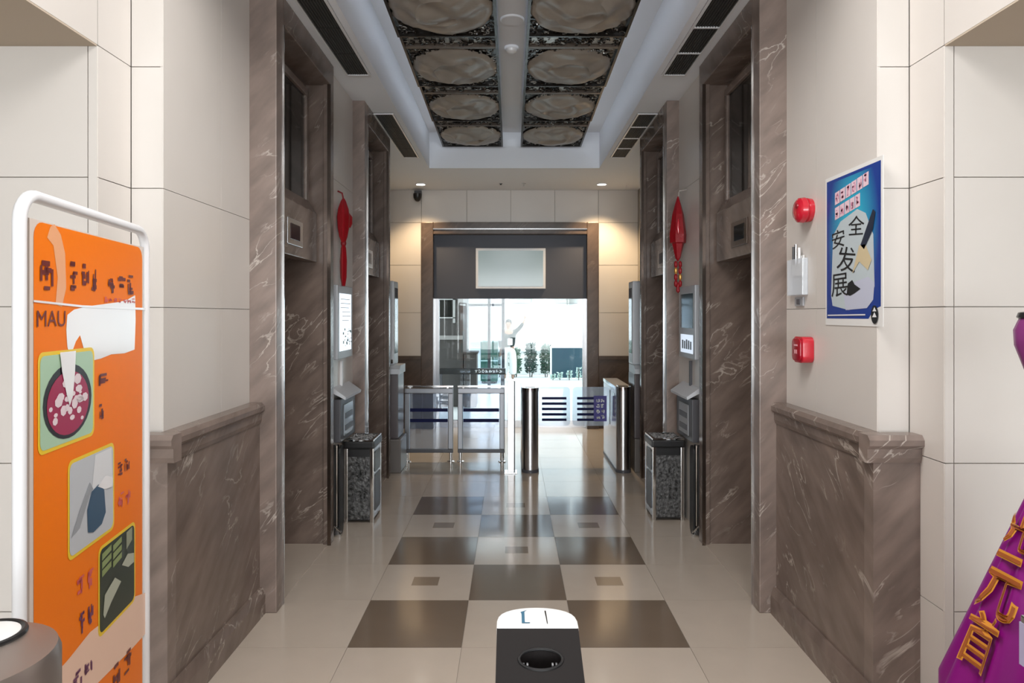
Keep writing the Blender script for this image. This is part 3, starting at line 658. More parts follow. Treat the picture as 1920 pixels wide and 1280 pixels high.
nt.links.new(tcn.outputs['Generated'], mpn.inputs[0]); nt.links.new(mpn.outputs[0], gr.inputs[0])
rp = nt.nodes.new('ShaderNodeValToRGB'); rp.color_ramp.elements[0].color = (.01,.045,.28,1); rp.color_ramp.elements[1].color = (.03,.42,.62,1); rp.color_ramp.elements[0].position = .15; rp.color_ramp.elements[1].position = .7
nt.links.new(gr.outputs['Fac'], rp.inputs[0]); nt.links.new(rp.outputs[0], nt.nodes['Principled BSDF'].inputs['Base Color']); nt.nodes['Principled BSDF'].inputs['Roughness'].default_value = .25
poly(MB(), UV(.0042), [(.05,.12),(.95,.14),(.95,.955),(.05,.955)]).build('cyan_glow', blue, t, fixn=False)
poly(MB(), UV(.0048), [(.12,.20),(.16,.60),(.30,.68),(.60,.73),(.74,.69),(.86,.55),(.88,.24),(.80,.13),(.45,.10),(.15,.13)]).build('torn_paper', mat('pale_blue_print', (.50,.58,.62), .35), t, fixn=False)
poly(MB(), UV(.0052), [(.40,.10),(.36,.20),(.50,.27),(.78,.30),(.88,.26),(.86,.16),(.76,.11)]).build('pale_swirl', mat('lavender_print', (.52,.55,.68), .35), t, fixn=False)
INK = mat('black_ink', (.01,.012,.015), .4); PINK = mat('pink_print', (.62,.25,.38), .4); PALEP = mat('pale_pink_print', (.8,.6,.68), .4)
r_ = random.Random(5); mb = MB(); mb2 = MB()
for row, (v0, v1, u0, u1) in enumerate(((.80,.88,.20,.80),(.70,.78,.20,.66))):
    n = 6-row
    for i in range(n):
        a = u0+(u1-u0)*i/n; b = a+(u1-u0)/n*.9; sh = .10*(a-.2)
        poly(mb2, UV(.0056), [(a,v0+sh),(b,v0+sh+.008),(b,v1+sh+.008),(a,v1+sh)])
        scribble(mb, UV(.006), a+.005, b-.005, v0+sh+.01, v1+sh, 1, 70+row*9+i, .16)
mb2.build('title_blocks', PALEP, t, fixn=False); mb.build('title_text', PINK, t, fixn=False)
def tilt(off, cx, cy, ang): 
    ca, sa = math.cos(ang), math.sin(ang)
    return lambda a, b: UV(off)(cx+(a-cx)*ca-(b-cy)*sa*1.36, cy+(a-cx)*sa/1.36+(b-cy)*ca)
mb = MB()
put_text(mb, '安', tilt(.0062,.25,.58,.05), .14, .38, .51, .63); put_text(mb, '全', tilt(.0062,.58,.63,-.08), .45, .72, .57, .69)
put_text(mb, '发', tilt(.0062,.38,.43,-.12), .24, .58, .35, .51); put_text(mb, '展', tilt(.0062,.25,.27,.02), .13, .44, .19, .34)
poly(mb, UV(.0062), [(.42,.20),(.44,.27),(.52,.29),(.56,.26),(.66,.23),(.56,.205),(.48,.19)])
mb.build('brush_characters', INK, t, fixn=False)
poly(MB(), UV(.0066), [(.66,.50),(.86,.70),(.90,.68),(.86,.58),(.72,.47)]).build('brush_bristles', mat('dark_blue_ink', (.015,.025,.05), .4), t, fixn=False)
poly(MB(), UV(.0066), [(.52,.33),(.64,.50),(.74,.50),(.84,.40),(.78,.34),(.64,.40)]).build('brush_handle', mat('straw_print', (.62,.52,.33), .4), t, fixn=False)
poly(MB(), UV(.0066), [(.06,.062),(.74,.066),(.74,.074),(.06,.070)]).build('base_line', WHITE, t, fixn=False)
poly(MB(), UV(.0066), ell(.885,.07,.055,.055)).build('emblem', INK, t, fixn=False)
mb = MB(); poly(mb, UV(.007), [(.85,.055),(.92,.055),(.885,.085)]); poly(mb, UV(.007), [(.855,.09),(.915,.09),(.885,.115)]); mb.build('emblem_mark', WHITE, t, fixn=False)
def wall_lathe(mb, prof, y, z, seg=28, sy=1, sz=1):
    vs = []; m = len(prof)
    for r, d in prof:
        for i in range(seg):
            a = 2*PI*i/seg; vs.append((XR-d, y+r*math.cos(a)*sy, z+r*math.sin(a)*sz))
    fs = [(j*seg+i, j*seg+(i+1) % seg, (j+1)*seg+(i+1) % seg, (j+1)*seg+i) for j in range(m-1) for i in range(seg)]
    fs += [tuple(range(seg)), tuple((m-1)*seg+i for i in range(seg))]; return mb.add(vs, fs)
yy = XR*F/(1519-959); zz = EYE+196/F*yy
t = thing('fire_alarm', (XR, yy, zz-.065), 'round red fire alarm sounder to the left of the poster', 'fire alarm')
wall_lathe(MB(), [(.058,.0005),(.060,.02),(.056,.024)], yy, zz).build('base', RED, t, smooth=True)
wall_lathe(MB(), [(.055,.022),(.064,.035),(.060,.058),(.045,.070),(.02,.074)], yy, zz).build('sounder', RED, t, smooth=True)
wall_lathe(MB(), [(.014,.072),(.012,.079),(.006,.081)], yy-.02, zz+.02, 14).build('lamp', mat('dark_red_lens', (.3,.01,.02), .15), t, smooth=True)
yy = XR*F/(1517-959); zz = EYE-65/F*yy
t = thing('call_point', (XR, yy, zz-.06), 'square red fire call point below the fire alarm and poster', 'fire alarm')
MB().prism(rrect(yy-.06,yy+.06,zz-.065,zz+.065,.03), lambda a,b,q: (XR-q,a,b), .0005, .055).build('housing', RED, t, bevel=.006, smooth=True)
fc = MB().prism(rrect(yy-.05,yy+.05,zz-.055,zz+.055,.025), lambda a,b,q: (XR-q,a,b), .055, .066).build('cover', mat('deep_red_plastic', (.36,.006,.02), .2), t, bevel=.004, smooth=True)
mb = MB(); mb.box(XR-.0675,XR-.066,yy-.02,yy+.02,zz+.018,zz+.026); mb.box(XR-.0675,XR-.066,yy-.012,yy-.004,zz-.02,zz+.0); mb.box(XR-.0675,XR-.066,yy+.006,yy+.014,zz-.02,zz+.0)
mb.build('mark', mat('pale_red_print', (.8,.4,.45), .4), fc)
yy = 3.50; t = thing('document_holder', (XR, yy, 1.70), 'clear wall holder with pens and white card beside the right lift portal', 'holder')
acr = glass('holder_acrylic', (.95,.97,1), .08, .5, (.85,.9,.95))
MB().box(XR-.03, XR-.0005, yy-.08, yy+.11, 1.70, 1.885).build('pocket', acr, t, bevel=.004)
MB().box(XR-.012, XR-.006, yy-.05, yy+.09, 1.80, 1.90).build('card', mat('paper_white', (.78,.78,.77), .4), t)
for dy, m, h in ((.05,DGREY,1.95),(.02,STEEL,1.96),(-.02,WHITE,1.94)): MB().tube([(XR-.02,yy+dy,1.86),(XR-.02,yy+dy,h)], .007, 8).build('pen', m, t, smooth=True)
t = thing('wall_switch', (XR, 3.52, 1.66), 'small grey switch plate under the clear document holder', 'switch')
MB().box(XR-.010, XR-.0005, 3.46, 3.56, 1.645, 1.69).build('plate', GREY, t, bevel=.002)
MB().box(XR-.014, XR-.010, 3.49, 3.53, 1.655, 1.68).build('rocker', DGREY, t, bevel=.001)

# ------------------------------------------------------------------ orange advertising stand in front of the left passage
A0 = Vector((-1.18, 1.65, 0)); A1 = Vector((-1.305, 2.45, 0)); AD = (A1-A0); AL = AD.length; AD.normalize(); AN = Vector((AD.y, -AD.x, 0))
def BR(t_, z, off=0): q = A0+AD*(AL*t_)+AN*off; return Vector((q.x, q.y, z))
def bt(px): a = 959-px; return (1522.2-1.65*a)/(.8*a-161.25)
def bz(px, py):
    q = BR(bt(px), 0); return EYE-(py-590)/F*q.y
def BP(px, py): return (bt(px), bz(px, py))
t = thing('advertising_stand', tuple((A0+A1)/2), 'orange advertising stand with food photos in a white tube frame', 'advertising stand')
top = 1.895; r = .07
pts = [BR(0,.03), BR(0,.8), BR(0,top-r)] + [BR(0+(r/AL)*(1-math.cos(a)), top-r+r*math.sin(a)) for a in [PI/2*i/6 for i in range(1,7)]]
pts += [BR(1-(r/AL)*(1-math.cos(a)), top-r+r*math.sin(a)) for a in [PI/2*(6-i)/6 for i in range(0,7)]] + [BR(1,.8), BR(1,.03)]
MB().tube(pts, .0155, 10).build('frame', mat('white_tube', (.82,.83,.86), .3), t, smooth=True)
for k in (0,1):
    MB().tube([BR(k,.018,-.2), BR(k,.018,.2)], .016, 8).build('foot', WHITE, t, smooth=True)
MB().tube([BR(.03,.12), BR(.97,.12)], .010, 8).build('cross_bar', WHITE, t, smooth=True)
ORANGE = mat('orange_print', (.95,.21,.002), .4, spec=.25)
def brd(mb, pts, off): return mb.add([BR(a, b, off) for a, b in pts], [tuple(range(len(pts)))])
T0, T1, TZ = .045, .962, 1.838
bd = MB()
vs = [BR(T0,.2,-.004),BR(T1,.2,-.004),BR(T1,TZ,-.004),BR(T0,TZ,-.004),BR(T0,.2,.004),BR(T1,.2,.004),BR(T1,TZ,.004),BR(T0,TZ,.004)]
bd.add(vs, [(0,3,2,1),(4,5,6,7),(0,1,5,4),(1,2,6,5),(2,3,7,6),(3,0,4,7)])
bd = bd.build('board', mat('white_board_edge', (.75,.66,.6), .4), t)
brd(MB(), rrect(T0+.022, T1-.012, .21, TZ-.004, .05, 5, .04), .0048).build('orange_sheet', ORANGE, bd, fixn=False)
PEACH = mat('peach_print', (.86,.42,.22), .25); PALE = mat('pale_peach_print', (.9,.62,.48), .25)
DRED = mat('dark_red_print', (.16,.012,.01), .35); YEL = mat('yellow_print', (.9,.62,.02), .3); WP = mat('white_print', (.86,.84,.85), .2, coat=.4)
def pxs(lst): return [BP(a, b) for a, b in lst]
# pale swoosh along the bottom and a lighter ribbon near the top
brd(MB(), pxs([(85,1262),(110,1252),(125,1235),(165,1185),(250,1118),(272,1110),(272,1185),(245,1215),(180,1280),(120,1330),(85,1330)]), .0054).build('peach_swoosh', PALE, bd, fixn=False)
brd(MB(), pxs([(84,445),(90,425),(98,420),(110,440),(118,475),(120,540),(112,575),(100,570),(104,520),(96,460)]), .0054).build('ribbon_highlight', PEACH, bd, fixn=False)
brd(MB(), pxs([(122,590),(135,580),(160,574),(190,570),(220,566),(238,560),(250,553),(251,600),(249,655),(230,662),(205,664),(185,672),(168,676),(158,672),(152,650),(146,628),(138,640),(128,668),(122,650),(120,618)]), .0056).build('painted_glare', WP, bd, fixn=False)  # glare on the glossy board, painted as a flat white shape
brd(MB(), pxs([(58,562),(150,572),(270,577),(270,581),(150,576),(58,566)]), .0062).build('white_rule', WP, bd, fixn=False)
fnb = lambda off: (lambda u, v: BR(u, v, off))
def scr(px0, px1, py0, py1, n, seed, name, m=DRED):
    u0, u1 = bt(px0), bt(px1); pm = (px0+px1)/2; v0, v1 = bz(pm,py1), bz(pm,py0)
    q_ = scribble(MB(), fnb(.0066), u0, u1, v0, v1, n, seed, .14).build(name, m, bd, fixn=False); q_['kind'] = 'stuff'
scr(64,100,485,545,1,3,'headline_text'); scr(124,184,495,548,3,8,'headline_text'); scr(196,250,512,552,3,12,'headline_text')
scr(190,250,558,568,7,22,'small_text', mat('pink_red_print', (.7,.12,.12), .4))
mb = MB(); u0, u1 = bt(64), bt(118); put_text(mb, 'MAU', fnb(.0066), u0, u1, bz(90,612), bz(90,582)); mb.build('letters', DRED, bd, fixn=False)
scr(176,202,690,722,1,31,'caption_text'); scr(178,192,758,788,1,33,'caption_text'); scr(216,240,862,890,2,35,'caption_text'); scr(216,244,918,950,2,37,'caption_text', mat('pink_red_print', (.7,.12,.12), .4))
scr(138,174,1070,1112,2,41,'caption_text', mat('pink_red_print', (.7,.12,.12), .4)); scr(142,174,1135,1180,2,43,'caption_text', mat('purple_print', (.16,.04,.12), .4)); scr(130,172,1245,1280,2,45,'caption_text', mat('purple_print', (.16,.04,.12), .4)); scr(205,245,1232,1275,2,47,'caption_text')
def photo(x0, x1, ya_, yb_, yc_, yd_, m, name):
    """corners: left top ya_, right top yb_, right bottom yc_, left bottom yd_ in the photograph"""
    u0, u1 = bt(x0), bt(x1); z1 = (bz(x0,ya_)+bz(x1,yb_))/2; z0 = (bz(x0,yd_)+bz(x1,yc_))/2
    MB().add([BR(a,b,.0058) for a,b in rrect(u0-.012,u1+.012,z0-.01,z1+.01,.03,4,.024)], [tuple(range(20))]).build(name+'_border', YEL, bd, fixn=False)
    o = MB().add([BR(a,b,.0064) for a,b in rrect(u0,u1,z0,z1,.025,4,.02)], [tuple(range(20))]).build(name, m, bd, fixn=False)
    return lambda a, b, off=.007: BR(u0+(u1-u0)*a, z0+(z1-z0)*b, off)
# bowl photo
f = photo(70,170,655,668,818,838, mat('mint_print', (.42,.62,.44), .3), 'bowl_photo')
def blob(name, f, pts, m, off): MB().add([f(a,b,off) for a,b in pts], [tuple(range(len(pts)))]).build(name, m, bd, fixn=False)
blob('bowl', f, ell(.5,.46,.46,.42), mat('black_print', (.012,.01,.012), .3), .0072)
blob('fruit', f, ell(.5,.44,.40,.36), mat('magenta_print', (.36,.008,.07), .3), .0078)
rr = random.Random(9); mb = MB()
for i in range(26):
    a = rr.uniform(0,6.28); q = rr.uniform(0,1)**.6; cx, cy = .5+.36*q*math.cos(a), .42+.32*q*math.sin(a); w_ = rr.uniform(.03,.075)
    mb.add([f(x,y,.0084+.0002*(i % 3)) for x,y in ell(cx,cy,w_,w_*rr.uniform(.5,1.1),7,rr.uniform(0,3))], [tuple(range(7))])
q_ = mb.build('fruit_pieces', mat('pale_pink_white_print', (.80,.68,.72), .3), bd, fixn=False); q_['kind'] = 'stuff'
mb = MB(); mb.add([f(a,b,.0092) for a,b in [(.32,1.02),(.62,1.02),(.60,.75),(.56,.5),(.50,.40),(.44,.55),(.36,.8)]], [tuple(range(7))]); mb.build('milk_pour', WP, bd, fixn=False)
# office photo
f = photo(126,208,862,842,995,1036, mat('pale_grey_print', (.55,.58,.62), .3), 'office_photo')
blob('wall_panel', f, [(.45,.5),(.55,.98),(.95,.98),(.98,.55),(.6,.45)], mat('white_grey_print', (.74,.76,.79), .3), .007)
blob('grey_shape', f, [(.02,.2),(.2,.25),(.42,.55),(.5,.6),(.42,.7),(.2,.45)], mat('mid_grey_print', (.32,.34,.37), .3), .0074)
blob('blue_chair', f, [(.38,.14),(.36,.4),(.46,.58),(.62,.62),(.76,.52),(.80,.24),(.70,.13),(.5,.10)], mat('navy_blue_print', (.03,.08,.15), .3), .0078)
blob('white_cushion', f, [(.6,.6),(.8,.68),(.98,.6),(.96,.5),(.78,.52)], WP, .0082)
# kitchen photo
f = photo(183,248,1030,984,1132,1178, mat('dark_green_print', (.018,.03,.014), .3), 'kitchen_photo')
for i in range(3):
    for j in range(2): blob('cupboard_door', f, [(.05+j*.3,.66+i*.1),(.30+j*.3,.70+i*.1),(.30+j*.3,.77+i*.1),(.05+j*.3,.74+i*.1)], mat('olive_print', (.25,.33,.12), .3), .0072)
blob('worktop', f, [(.08,.2),(.12,.42),(.4,.52),(.58,.40),(.30,.26),(.12,.14)], mat('grey_green_print', (.45,.48,.38), .3), .0074)
blob('appliance', f, [(.60,.6),(.78,.68),(.98,.62),(.98,.5),(.8,.5)], mat('grey_green_print', (.45,.48,.38), .3), .0074)
blob('curtain', f, [(.74,.75),(.92,.82),(.92,.99),(.74,.97)], mat('pale_olive_print', (.30,.33,.22), .3), .0073)

# ------------------------------------------------------------------ foreground pedestals
# scanner pedestal in the middle of the aisle
t = thing('scanner_pedestal', (.05, 1.25, 0), 'slim black scanner pedestal with white rounded head in the foreground', 'scanner')
xa, xb = -.028, .128; xm = (xa+xb)/2; yn = 1.02; yf = 1.318
ztop = lambda y: 1.0-.34*(1.318-y)
# housing with a round bore for the scanner
hc, hr = (xm+.003, 1.247), .0375
seg = 40; ring = [(hc[0]+hr*math.cos(2*PI*i/seg), hc[1]+hr*math.sin(2*PI*i/seg)) for i in range(seg)]
def onrect(a):
    dx, dy = math.cos(a), math.sin(a); k = 1e9
    if dx > 1e-9: k = min(k, (xb-hc[0])/dx)
    if dx < -1e-9: k = min(k, (xa-hc[0])/dx)
    if dy > 1e-9: k = min(k, (yf-hc[1])/dy)
    if dy < -1e-9: k = min(k, (yn-hc[1])/dy)
    return (hc[0]+dx*k, hc[1]+dy*k)
angs = sorted(set([2*PI*i/seg for i in range(seg)] + [math.atan2(cy-hc[1], cx-hc[0]) % (2*PI) for cx in (xa,xb) for cy in (yn,yf)]))
n = len(angs); mb = MB()
hy = .58; inner = [(hc[0]+hr*math.cos(a), hc[1]+hy*hr*math.sin(a)) for a in angs]; outer = [onrect(a) for a in angs]
vs = [(x,y,ztop(y)) for x,y in inner]+[(x,y,ztop(y)) for x,y in outer]+[(x,y,ztop(y)-.045) for x,y in inner]+[(x,y,.03) for x,y in outer]
fs = []
for i in range(n):
    j = (i+1) % n; fs += [(i,n+i,n+j,j),(i,j,2*n+j,2*n+i),(n+i,3*n+i,3*n+j,n+j)]
fs += [tuple(2*n+i for i in range(n)), tuple(3*n+i for i in range(n))]
mb.add(vs, fs); mb.build('housing', mat('charcoal_satin', (.012,.010,.010), .6, spec=.12), t)
mb = MB(); mb.tube([(hc[0]+(hr+.002)*math.cos(2*PI*i/36), hc[1]+hy*(hr+.002)*math.sin(2*PI*i/36), ztop(hc[1]+hy*(hr+.002)*math.sin(2*PI*i/36))) for i in range(36)], .003, 8, True); mb.build('bore_rim', BLACK, t, smooth=True)
mb = MB().lathe([(.026,-.045),(.026,-.03),(.018,-.022),(.010,-.020)], (hc[0],hc[1],ztop(hc[1])), 24, 1, .55); mb.build('scanner_lens', DGLASS, t, smooth=True)
for dx in (-.031,-.024,.022,.029): MB().box(hc[0]+dx-.0016, hc[0]+dx+.0016, hc[1]+.002, hc[1]+.012, ztop(hc[1])-.044, ztop(hc[1])-.012).build('contact_pin', GREY, t)
# white rounded head
outl = [(xb+.001,yf-.001),(xb+.001,yf+.03)] + [(xm+(xb-xm)*math.cos(PI*i/14)**1 if True else 0, yf+.03+.062*math.sin(PI*i/14)**.8) for i in range(1,14)] + [(xa-.001,yf+.03),(xa-.001,yf-.001)]
hd = MB().prism(outl, lambda a,b,q: (a,b,q), .03, 1.001).build('head', mat('white_gloss_plastic', (.86,.88,.88), .25), t, bevel=.003)
mb = MB(); q = 1.0018
mb.add([(xm-.030,yf+.018,q),(xm-.014,yf+.018,q),(xm-.014,yf+.022,q),(xm-.024,yf+.022,q),(xm-.024,yf+.07,q),(xm-.018,yf+.078,q),(xm-.032,yf+.068,q),(xm-.030,yf+.06,q)], [tuple(range(8))]); mb.build('pictogram', mat('blue_print', (.05,.16,.26), .4), hd, fixn=False)
mb = MB(); mb.add([(xm+.019,yf+.016,q),(xm+.0205,yf+.016,q),(xm+.0195,yf+.074,q),(xm+.0165,yf+.074,q)], [(0,1,2,3)]); mb.build('mark_line', BLACK, hd, fixn=False)
MB().box(xa-.05, xb+.05, yn-.05, yf+.12, 0, .03).build('base_plate', STEEL, t, bevel=.005)

# round steel bin at the left edge
c = (-.965, 1.2, 0); t = thing('round_bin', c, 'round brushed steel bin with slotted lid at the left foreground edge', 'bin')
R = .152
MB().lathe([(R-.008,.02),(R-.008,.83),(R-.012,.832)], c, 48).build('drum', mat('warm_steel', (.42,.38,.34), .33, .85), t, smooth=True)
MB().lathe([(R,.834),(R,.985),(R-.006,1.0),(R-.03,1.003)], c, 48).build('lid', mat('warm_steel_lid', (.40,.35,.32), .36, .85), t, smooth=True)
dc = (c[0]-.012, c[1]+.075, 0); dR = .062
MB().lathe([(dR-.004,1.003),(dR-.006,1.008),(dR-.012,1.009)], dc, 40).build('lid_reflection', mat('white_gloss_plastic', (.86,.88,.88), .25), t, smooth=True)  # white colour paints in the bright reflection on the lid
mb = MB(); mb.tube([(dc[0]+dR*math.cos(2*PI*i/40), dc[1]+dR*math.sin(2*PI*i/40), 1.005) for i in range(40)], .006, 8, True); mb.build('lid_ring', BLACK, t, smooth=True)
vs = []; k = 12
for i in range(k+1):
    a = math.radians(-112+i*6.2); zc = .935-.0*i; hh = .02*min(1, math.sin(PI*(i+.35)/(k+.7))*3)
    for rr_ in (R-.01, R+.003):
        for sg in (-1,1): vs.append((c[0]+rr_*math.cos(a), c[1]+rr_*math.sin(a), zc+sg*hh))
fs = [(0,1,3,2)]
for i in range(k):
    b_ = i*4; fs += [(b_+2,b_+3,b_+7,b_+6),(b_+0,b_+4,b_+5,b_+1),(b_+1,b_+5,b_+7,b_+3),(b_+0,b_+2,b_+6,b_+4)]
fs.append((k*4,k*4+2,k*4+3,k*4+1)); MB().add(vs, fs).build('slot', BLACK, t)
MB().lathe([(R+.004,0),(R+.004,.02),(R-.008,.022)], c, 48).build('base_ring', DGREY, t, smooth=True)

# steel pedestal at the right edge
t = thing('steel_pedestal', (1.14, 1.26, 0), 'grey steel pedestal in front of the purple drape at right edge', 'pedestal')
MB().box(1.03, 1.26, 1.16, 1.37, .02, .98).build('housing', mat('grey_green_metal', (.24,.25,.24), .4, .4), t, bevel=.006)
MB().box(1.02, 1.27, 1.15, 1.38, .98, 1.0).build('top_plate', STEEL, t, bevel=.004)
MB().box(1.019, 1.031, 1.365, 1.381, .90, .985).build('corner_guard', mat('lavender_plastic', (.45,.42,.62), .4), t)
MB().box(1.015, 1.275, 1.145, 1.385, 0, .02).build('base_plate', DGREY, t)

# ------------------------------------------------------------------ purple drape with gold characters
PUR = mat('purple_satin', (.23,.001,.19), .4, bump=.12, bscale=18)
cx, cy = 1.42, 1.76
t = thing('draped_banner', (cx, cy, 0), 'purple cloth banner with gold characters draped over a stand at the right edge', 'banner')
def rad(z): return max(.03, .27 if z < .60 else .262-(z-.62)*.36)
prof = [(rad(.02),.02)]+[(rad(.1*i),.1*i) for i in range(1,14)]+[(.028,1.38)]
MB().lathe(prof, (cx,cy,0), 156, 1, 1, .05, 13).build('skirt', PUR, t, smooth=True)
MB().lathe([(.028,1.38),(.05,1.405),(.085,1.45),(.108,1.52),(.110,1.56),(.098,1.59),(.06,1.6),(.03,1.6)], (cx,cy,0), 64, 1, 1, .03, 11).build('gathered_top', mat('mauve_satin', (.20,.03,.16), .4, bump=.12, bscale=18), t, smooth=True)
MB().lathe([(.096,1.588),(.104,1.594),(.10,1.606),(.07,1.612)], (cx,cy,0), 48, 1, 1, .02, 11).build('ruffle', BLACK, t, smooth=True)
MB().lathe([(.033,1.37),(.036,1.38),(.033,1.39)], (cx,cy,0), 20).build('tie', mat('gold_foil', (.75,.42,.12), .3, .8), t, smooth=True)
def cone(a, z, off=.006): 
    r_ = rad(z)*(1+.05*math.cos(13*a)); return Vector((cx+(r_+off)*math.cos(a), cy+(r_+off)*math.sin(a), z))
GOLD = mat('gold_lettering', (.82,.36,.05), .35, .3); BROWN = mat('brown_lettering', (.34,.09,.02), .4)
def cone_char(ch, px, py, half, zh):
    q = P(px, py, cy-.12); z = q.z; rr_ = rad(z)
    a = math.acos(max(-1, min(1, (P(px,py,cy-.1).x-cx)/rr_))) ; a = -a
    da = half/rr_
    base, _ = textmesh(ch, 0, True); x0 = min(v[0] for v in base); x1 = max(v[0] for v in base); y0 = min(v[1] for v in base); y1 = max(v[1] for v in base)
    for nm, m, off, fat in (('gold_character', GOLD, .014, .016), ('character_core', BROWN, .0155, -.012)):
        vs_, fs_ = textmesh(ch, fat, True)
        mb = MB(); mb.add([cone(a+((u-x0)/(x1-x0)-.5)*2*da, z+((v-y0)/(y1-y0)-.5)*2*zh, off) for u, v in vs_], fs_); mb.build(nm, m, t, fixn=False)
cone_char('光', 1898, 1025, .05, .045); cone_char('元', 1872, 1132, .055, .075); cone_char('首', 1862, 1245, .05, .065)

# ------------------------------------------------------------------ outside the glass entrance
gnd = tag(MB().box(-30, 30, 9.97, 70, -.2, -.005).build('ground', mat('pale_concrete', (.62,.64,.64), .7, var=.08, vscale=1)), 'pale concrete forecourt outside the glass entrance', kind='structure')
# guard booth at the left
t = thing('guard_booth', (-1.35, 12.6, 0), 'dark brown guard booth outside the left of the entrance', 'booth')
DB = mat('dark_taupe_cladding', (.055,.050,.047), .6)
MB().box(-2.3, -.845, 12, 13.6, 0, 2.6).build('body', DB, t)
MB().box(-2.35, -.80, 11.93, 13.65, 2.6, 2.7).build('roof', DB, t)
MB().box(-2.3, -.85, 11.94, 12.0, 1.17, 1.24).build('ledge', mat('stone_grey', (.3,.29,.28), .6), t)
MB().box(-1.28, -1.02, 11.98, 12.0, 1.56, 1.86).build('window', DGLASS, t)
for a, b, c_, d in ((-1.30,-.98,1.54,1.56),(-1.30,-.98,1.86,1.88),(-1.30,-1.28,1.54,1.88),(-1.02,-.98,1.46,1.88)): MB().box(a, b, 11.97, 12.0, c_, d).build('window_frame', mat('pale_trim', (.45,.45,.44), .5), t)
t = thing('low_cabinet', (-.66, 12.1, 0), 'dark low cabinet standing right of the guard booth', 'cabinet')
MB().box(-.82, -.60, 11.9, 12.3, .02, .93).build('body', DB, t, bevel=.01); MB().box(-.84, -.58, 11.88, 12.32, .93, .96).build('top', DB, t); MB().box(-.81,-.61,11.91,12.29,0,.02).build('plinth', BLACK, t)
MB().box(-.72, -.71, 11.89, 11.9, .3, .6).build('handle', STEEL, t)
t = thing('barrier_arm', (-.7, 11.6, 0), 'black horizontal barrier arm with white lettering marks outside the entrance', 'barrier')
MB().box(-1.25, -.10, 11.57, 11.63, .60, .70).build('arm', BLACK, t, bevel=.008)
q_ = scribble(MB(), lambda u,v: Vector((u, 11.568, v)), -.62, -.16, .625, .675, 8, 77, .2).build('lettering', WHITE, t, fixn=False); q_['kind'] = 'stuff'
for x in (-1.2,-.15): MB().box(x-.03, x+.03, 11.56, 11.64, 0, .60).build('post', DGREY, t)
# glazed screen with dark bars
t = thing('glazed_screen', (-.52, 14, 0), 'glazed outdoor screen with dark crossing bars behind the guard booth', 'screen')
x0_, x1_ = -.97, -.17
for x in (x0_, -.455, x1_): MB().box(x-.03, x+.03, 13.97, 14.03, 0, 2.6).build('mullion', mat('slate_bar', (.02,.025,.035), .5), t)
for z in (.05, 1.8, 2.57): MB().box(x0_, x1_, 13.975, 14.025, z-.025, z+.025).build('transom_bar', mat('slate_bar', (.02,.025,.035), .5), t)
for a, b in ((x0_+.03,-.485),(-.425,x1_-.03)):
    for c_, d in ((.075,1.775),(1.825,2.545)): MB().box(a, b, 13.996, 14.004, c_, d).build('pane', glass('bluish_pane', (.85,.9,.97), .06), t)
# green skip, hedge, dark teal hoarding and low wall
t = thing('green_container', (-.62, 16.2, 0), 'dark green metal container standing in front of the hedge', 'container')
a = P(901,640,16); b = P(933,690,16)
MB().box(a.x, b.x, 16, 16.8, .05, a.z).build('body', mat('dark_green_paint', (.012,.10,.065), .5, var=.2, vscale=8), t, bevel=.02)
for i in range(4):
    x = a.x+.03+i*(b.x-a.x-.09)/3; MB().box(x, x+.03, 15.975, 16, .08, a.z-.04).build('rib', mat('dark_green_paint', (.012,.10,.065), .5), t)
MB().box(a.x-.01, b.x+.01, 15.97, 16, .52, .55).build('pale_band', mat('pale_green_band', (.35,.5,.45), .5), t)
for x in (a.x+.05,b.x-.05): MB().box(x-.03, x+.03, 16.1, 16.7, 0, .05).build('foot', BLACK, t)
t = thing('low_wall', (0, 18.6, 0), 'low white garden wall behind the hedge outside', 'wall')
for i in range(10): MB().box(-4+i*.9+.003, -4+(i+1)*.9-.003, 18.5, 18.7, 0, .62).build('block', mat('white_render', (.7,.73,.73), .7), t)
MB().box(-4.05, 5.05, 18.45, 18.75, .62, .70).build('coping', mat('white_render', (.7,.73,.73), .7), t)
def shrub(label, x, y, rx, h, seed, col):
    r = random.Random(seed)
    t = thing('shrub', (x, y, 0), label, 'shrub', 'clipped shrubs outside the entrance')
    mb = MB()
    for _ in range(760):
        a = r.uniform(0,6.28); q = r.uniform(.35,1)**.5; zz_ = r.uniform(.12,1)
        k = math.sin(PI*(.15+.75*zz_))**.4
        p = Vector((x+rx*q*math.cos(a)*k, y+rx*q*math.sin(a)*k, h*zz_)); d = Vector((r.uniform(-1,1),r.uniform(-1,1),r.uniform(-.4,1))).normalized(); e = d.orthogonal().normalized()
        L = r.uniform(.05,.10); mb.add([p, p+d*L*.5+e*L*.28, p+d*L, p+d*L*.5-e*L*.28], [(0,1,2,3)])
    l = mb.build('foliage', mat(f'leaf_green_{col}', [(.02,.085,.05),(.035,.12,.07),(.015,.06,.045)][col], .5), t, fixn=False); l['kind'] = 'stuff'
    for k in range(3):
        a = k*2.1; MB().tube([(x+.03*math.cos(a),y+.03*math.sin(a),0),(x+.1*math.cos(a),y+.1*math.sin(a),h*.6)], [.015,.008], 6).build('stem', mat('bark', (.06,.045,.03), .8), t, smooth=True)
for i, (x, rx, h, lab) in enumerate(((-.34,.13,.62,'small dark shrub between green container and walking person'),(.09,.135,.72,'bushy dark green shrub just right of the walking person'),(.49,.135,.86,'tallest leafy shrub in the middle of the hedge'),(.89,.13,.80,'dark shrub touching the teal hoarding'))):
    shrub(lab, x, 17.7, rx, h, 50+i, i % 3)
t = thing('hoarding', (1.4, 17.2, 0), 'dark teal hoarding panels with white posts outside right of entrance', 'hoarding')
a = P(1033,652,17.2); b = P(1096,652,17.2)
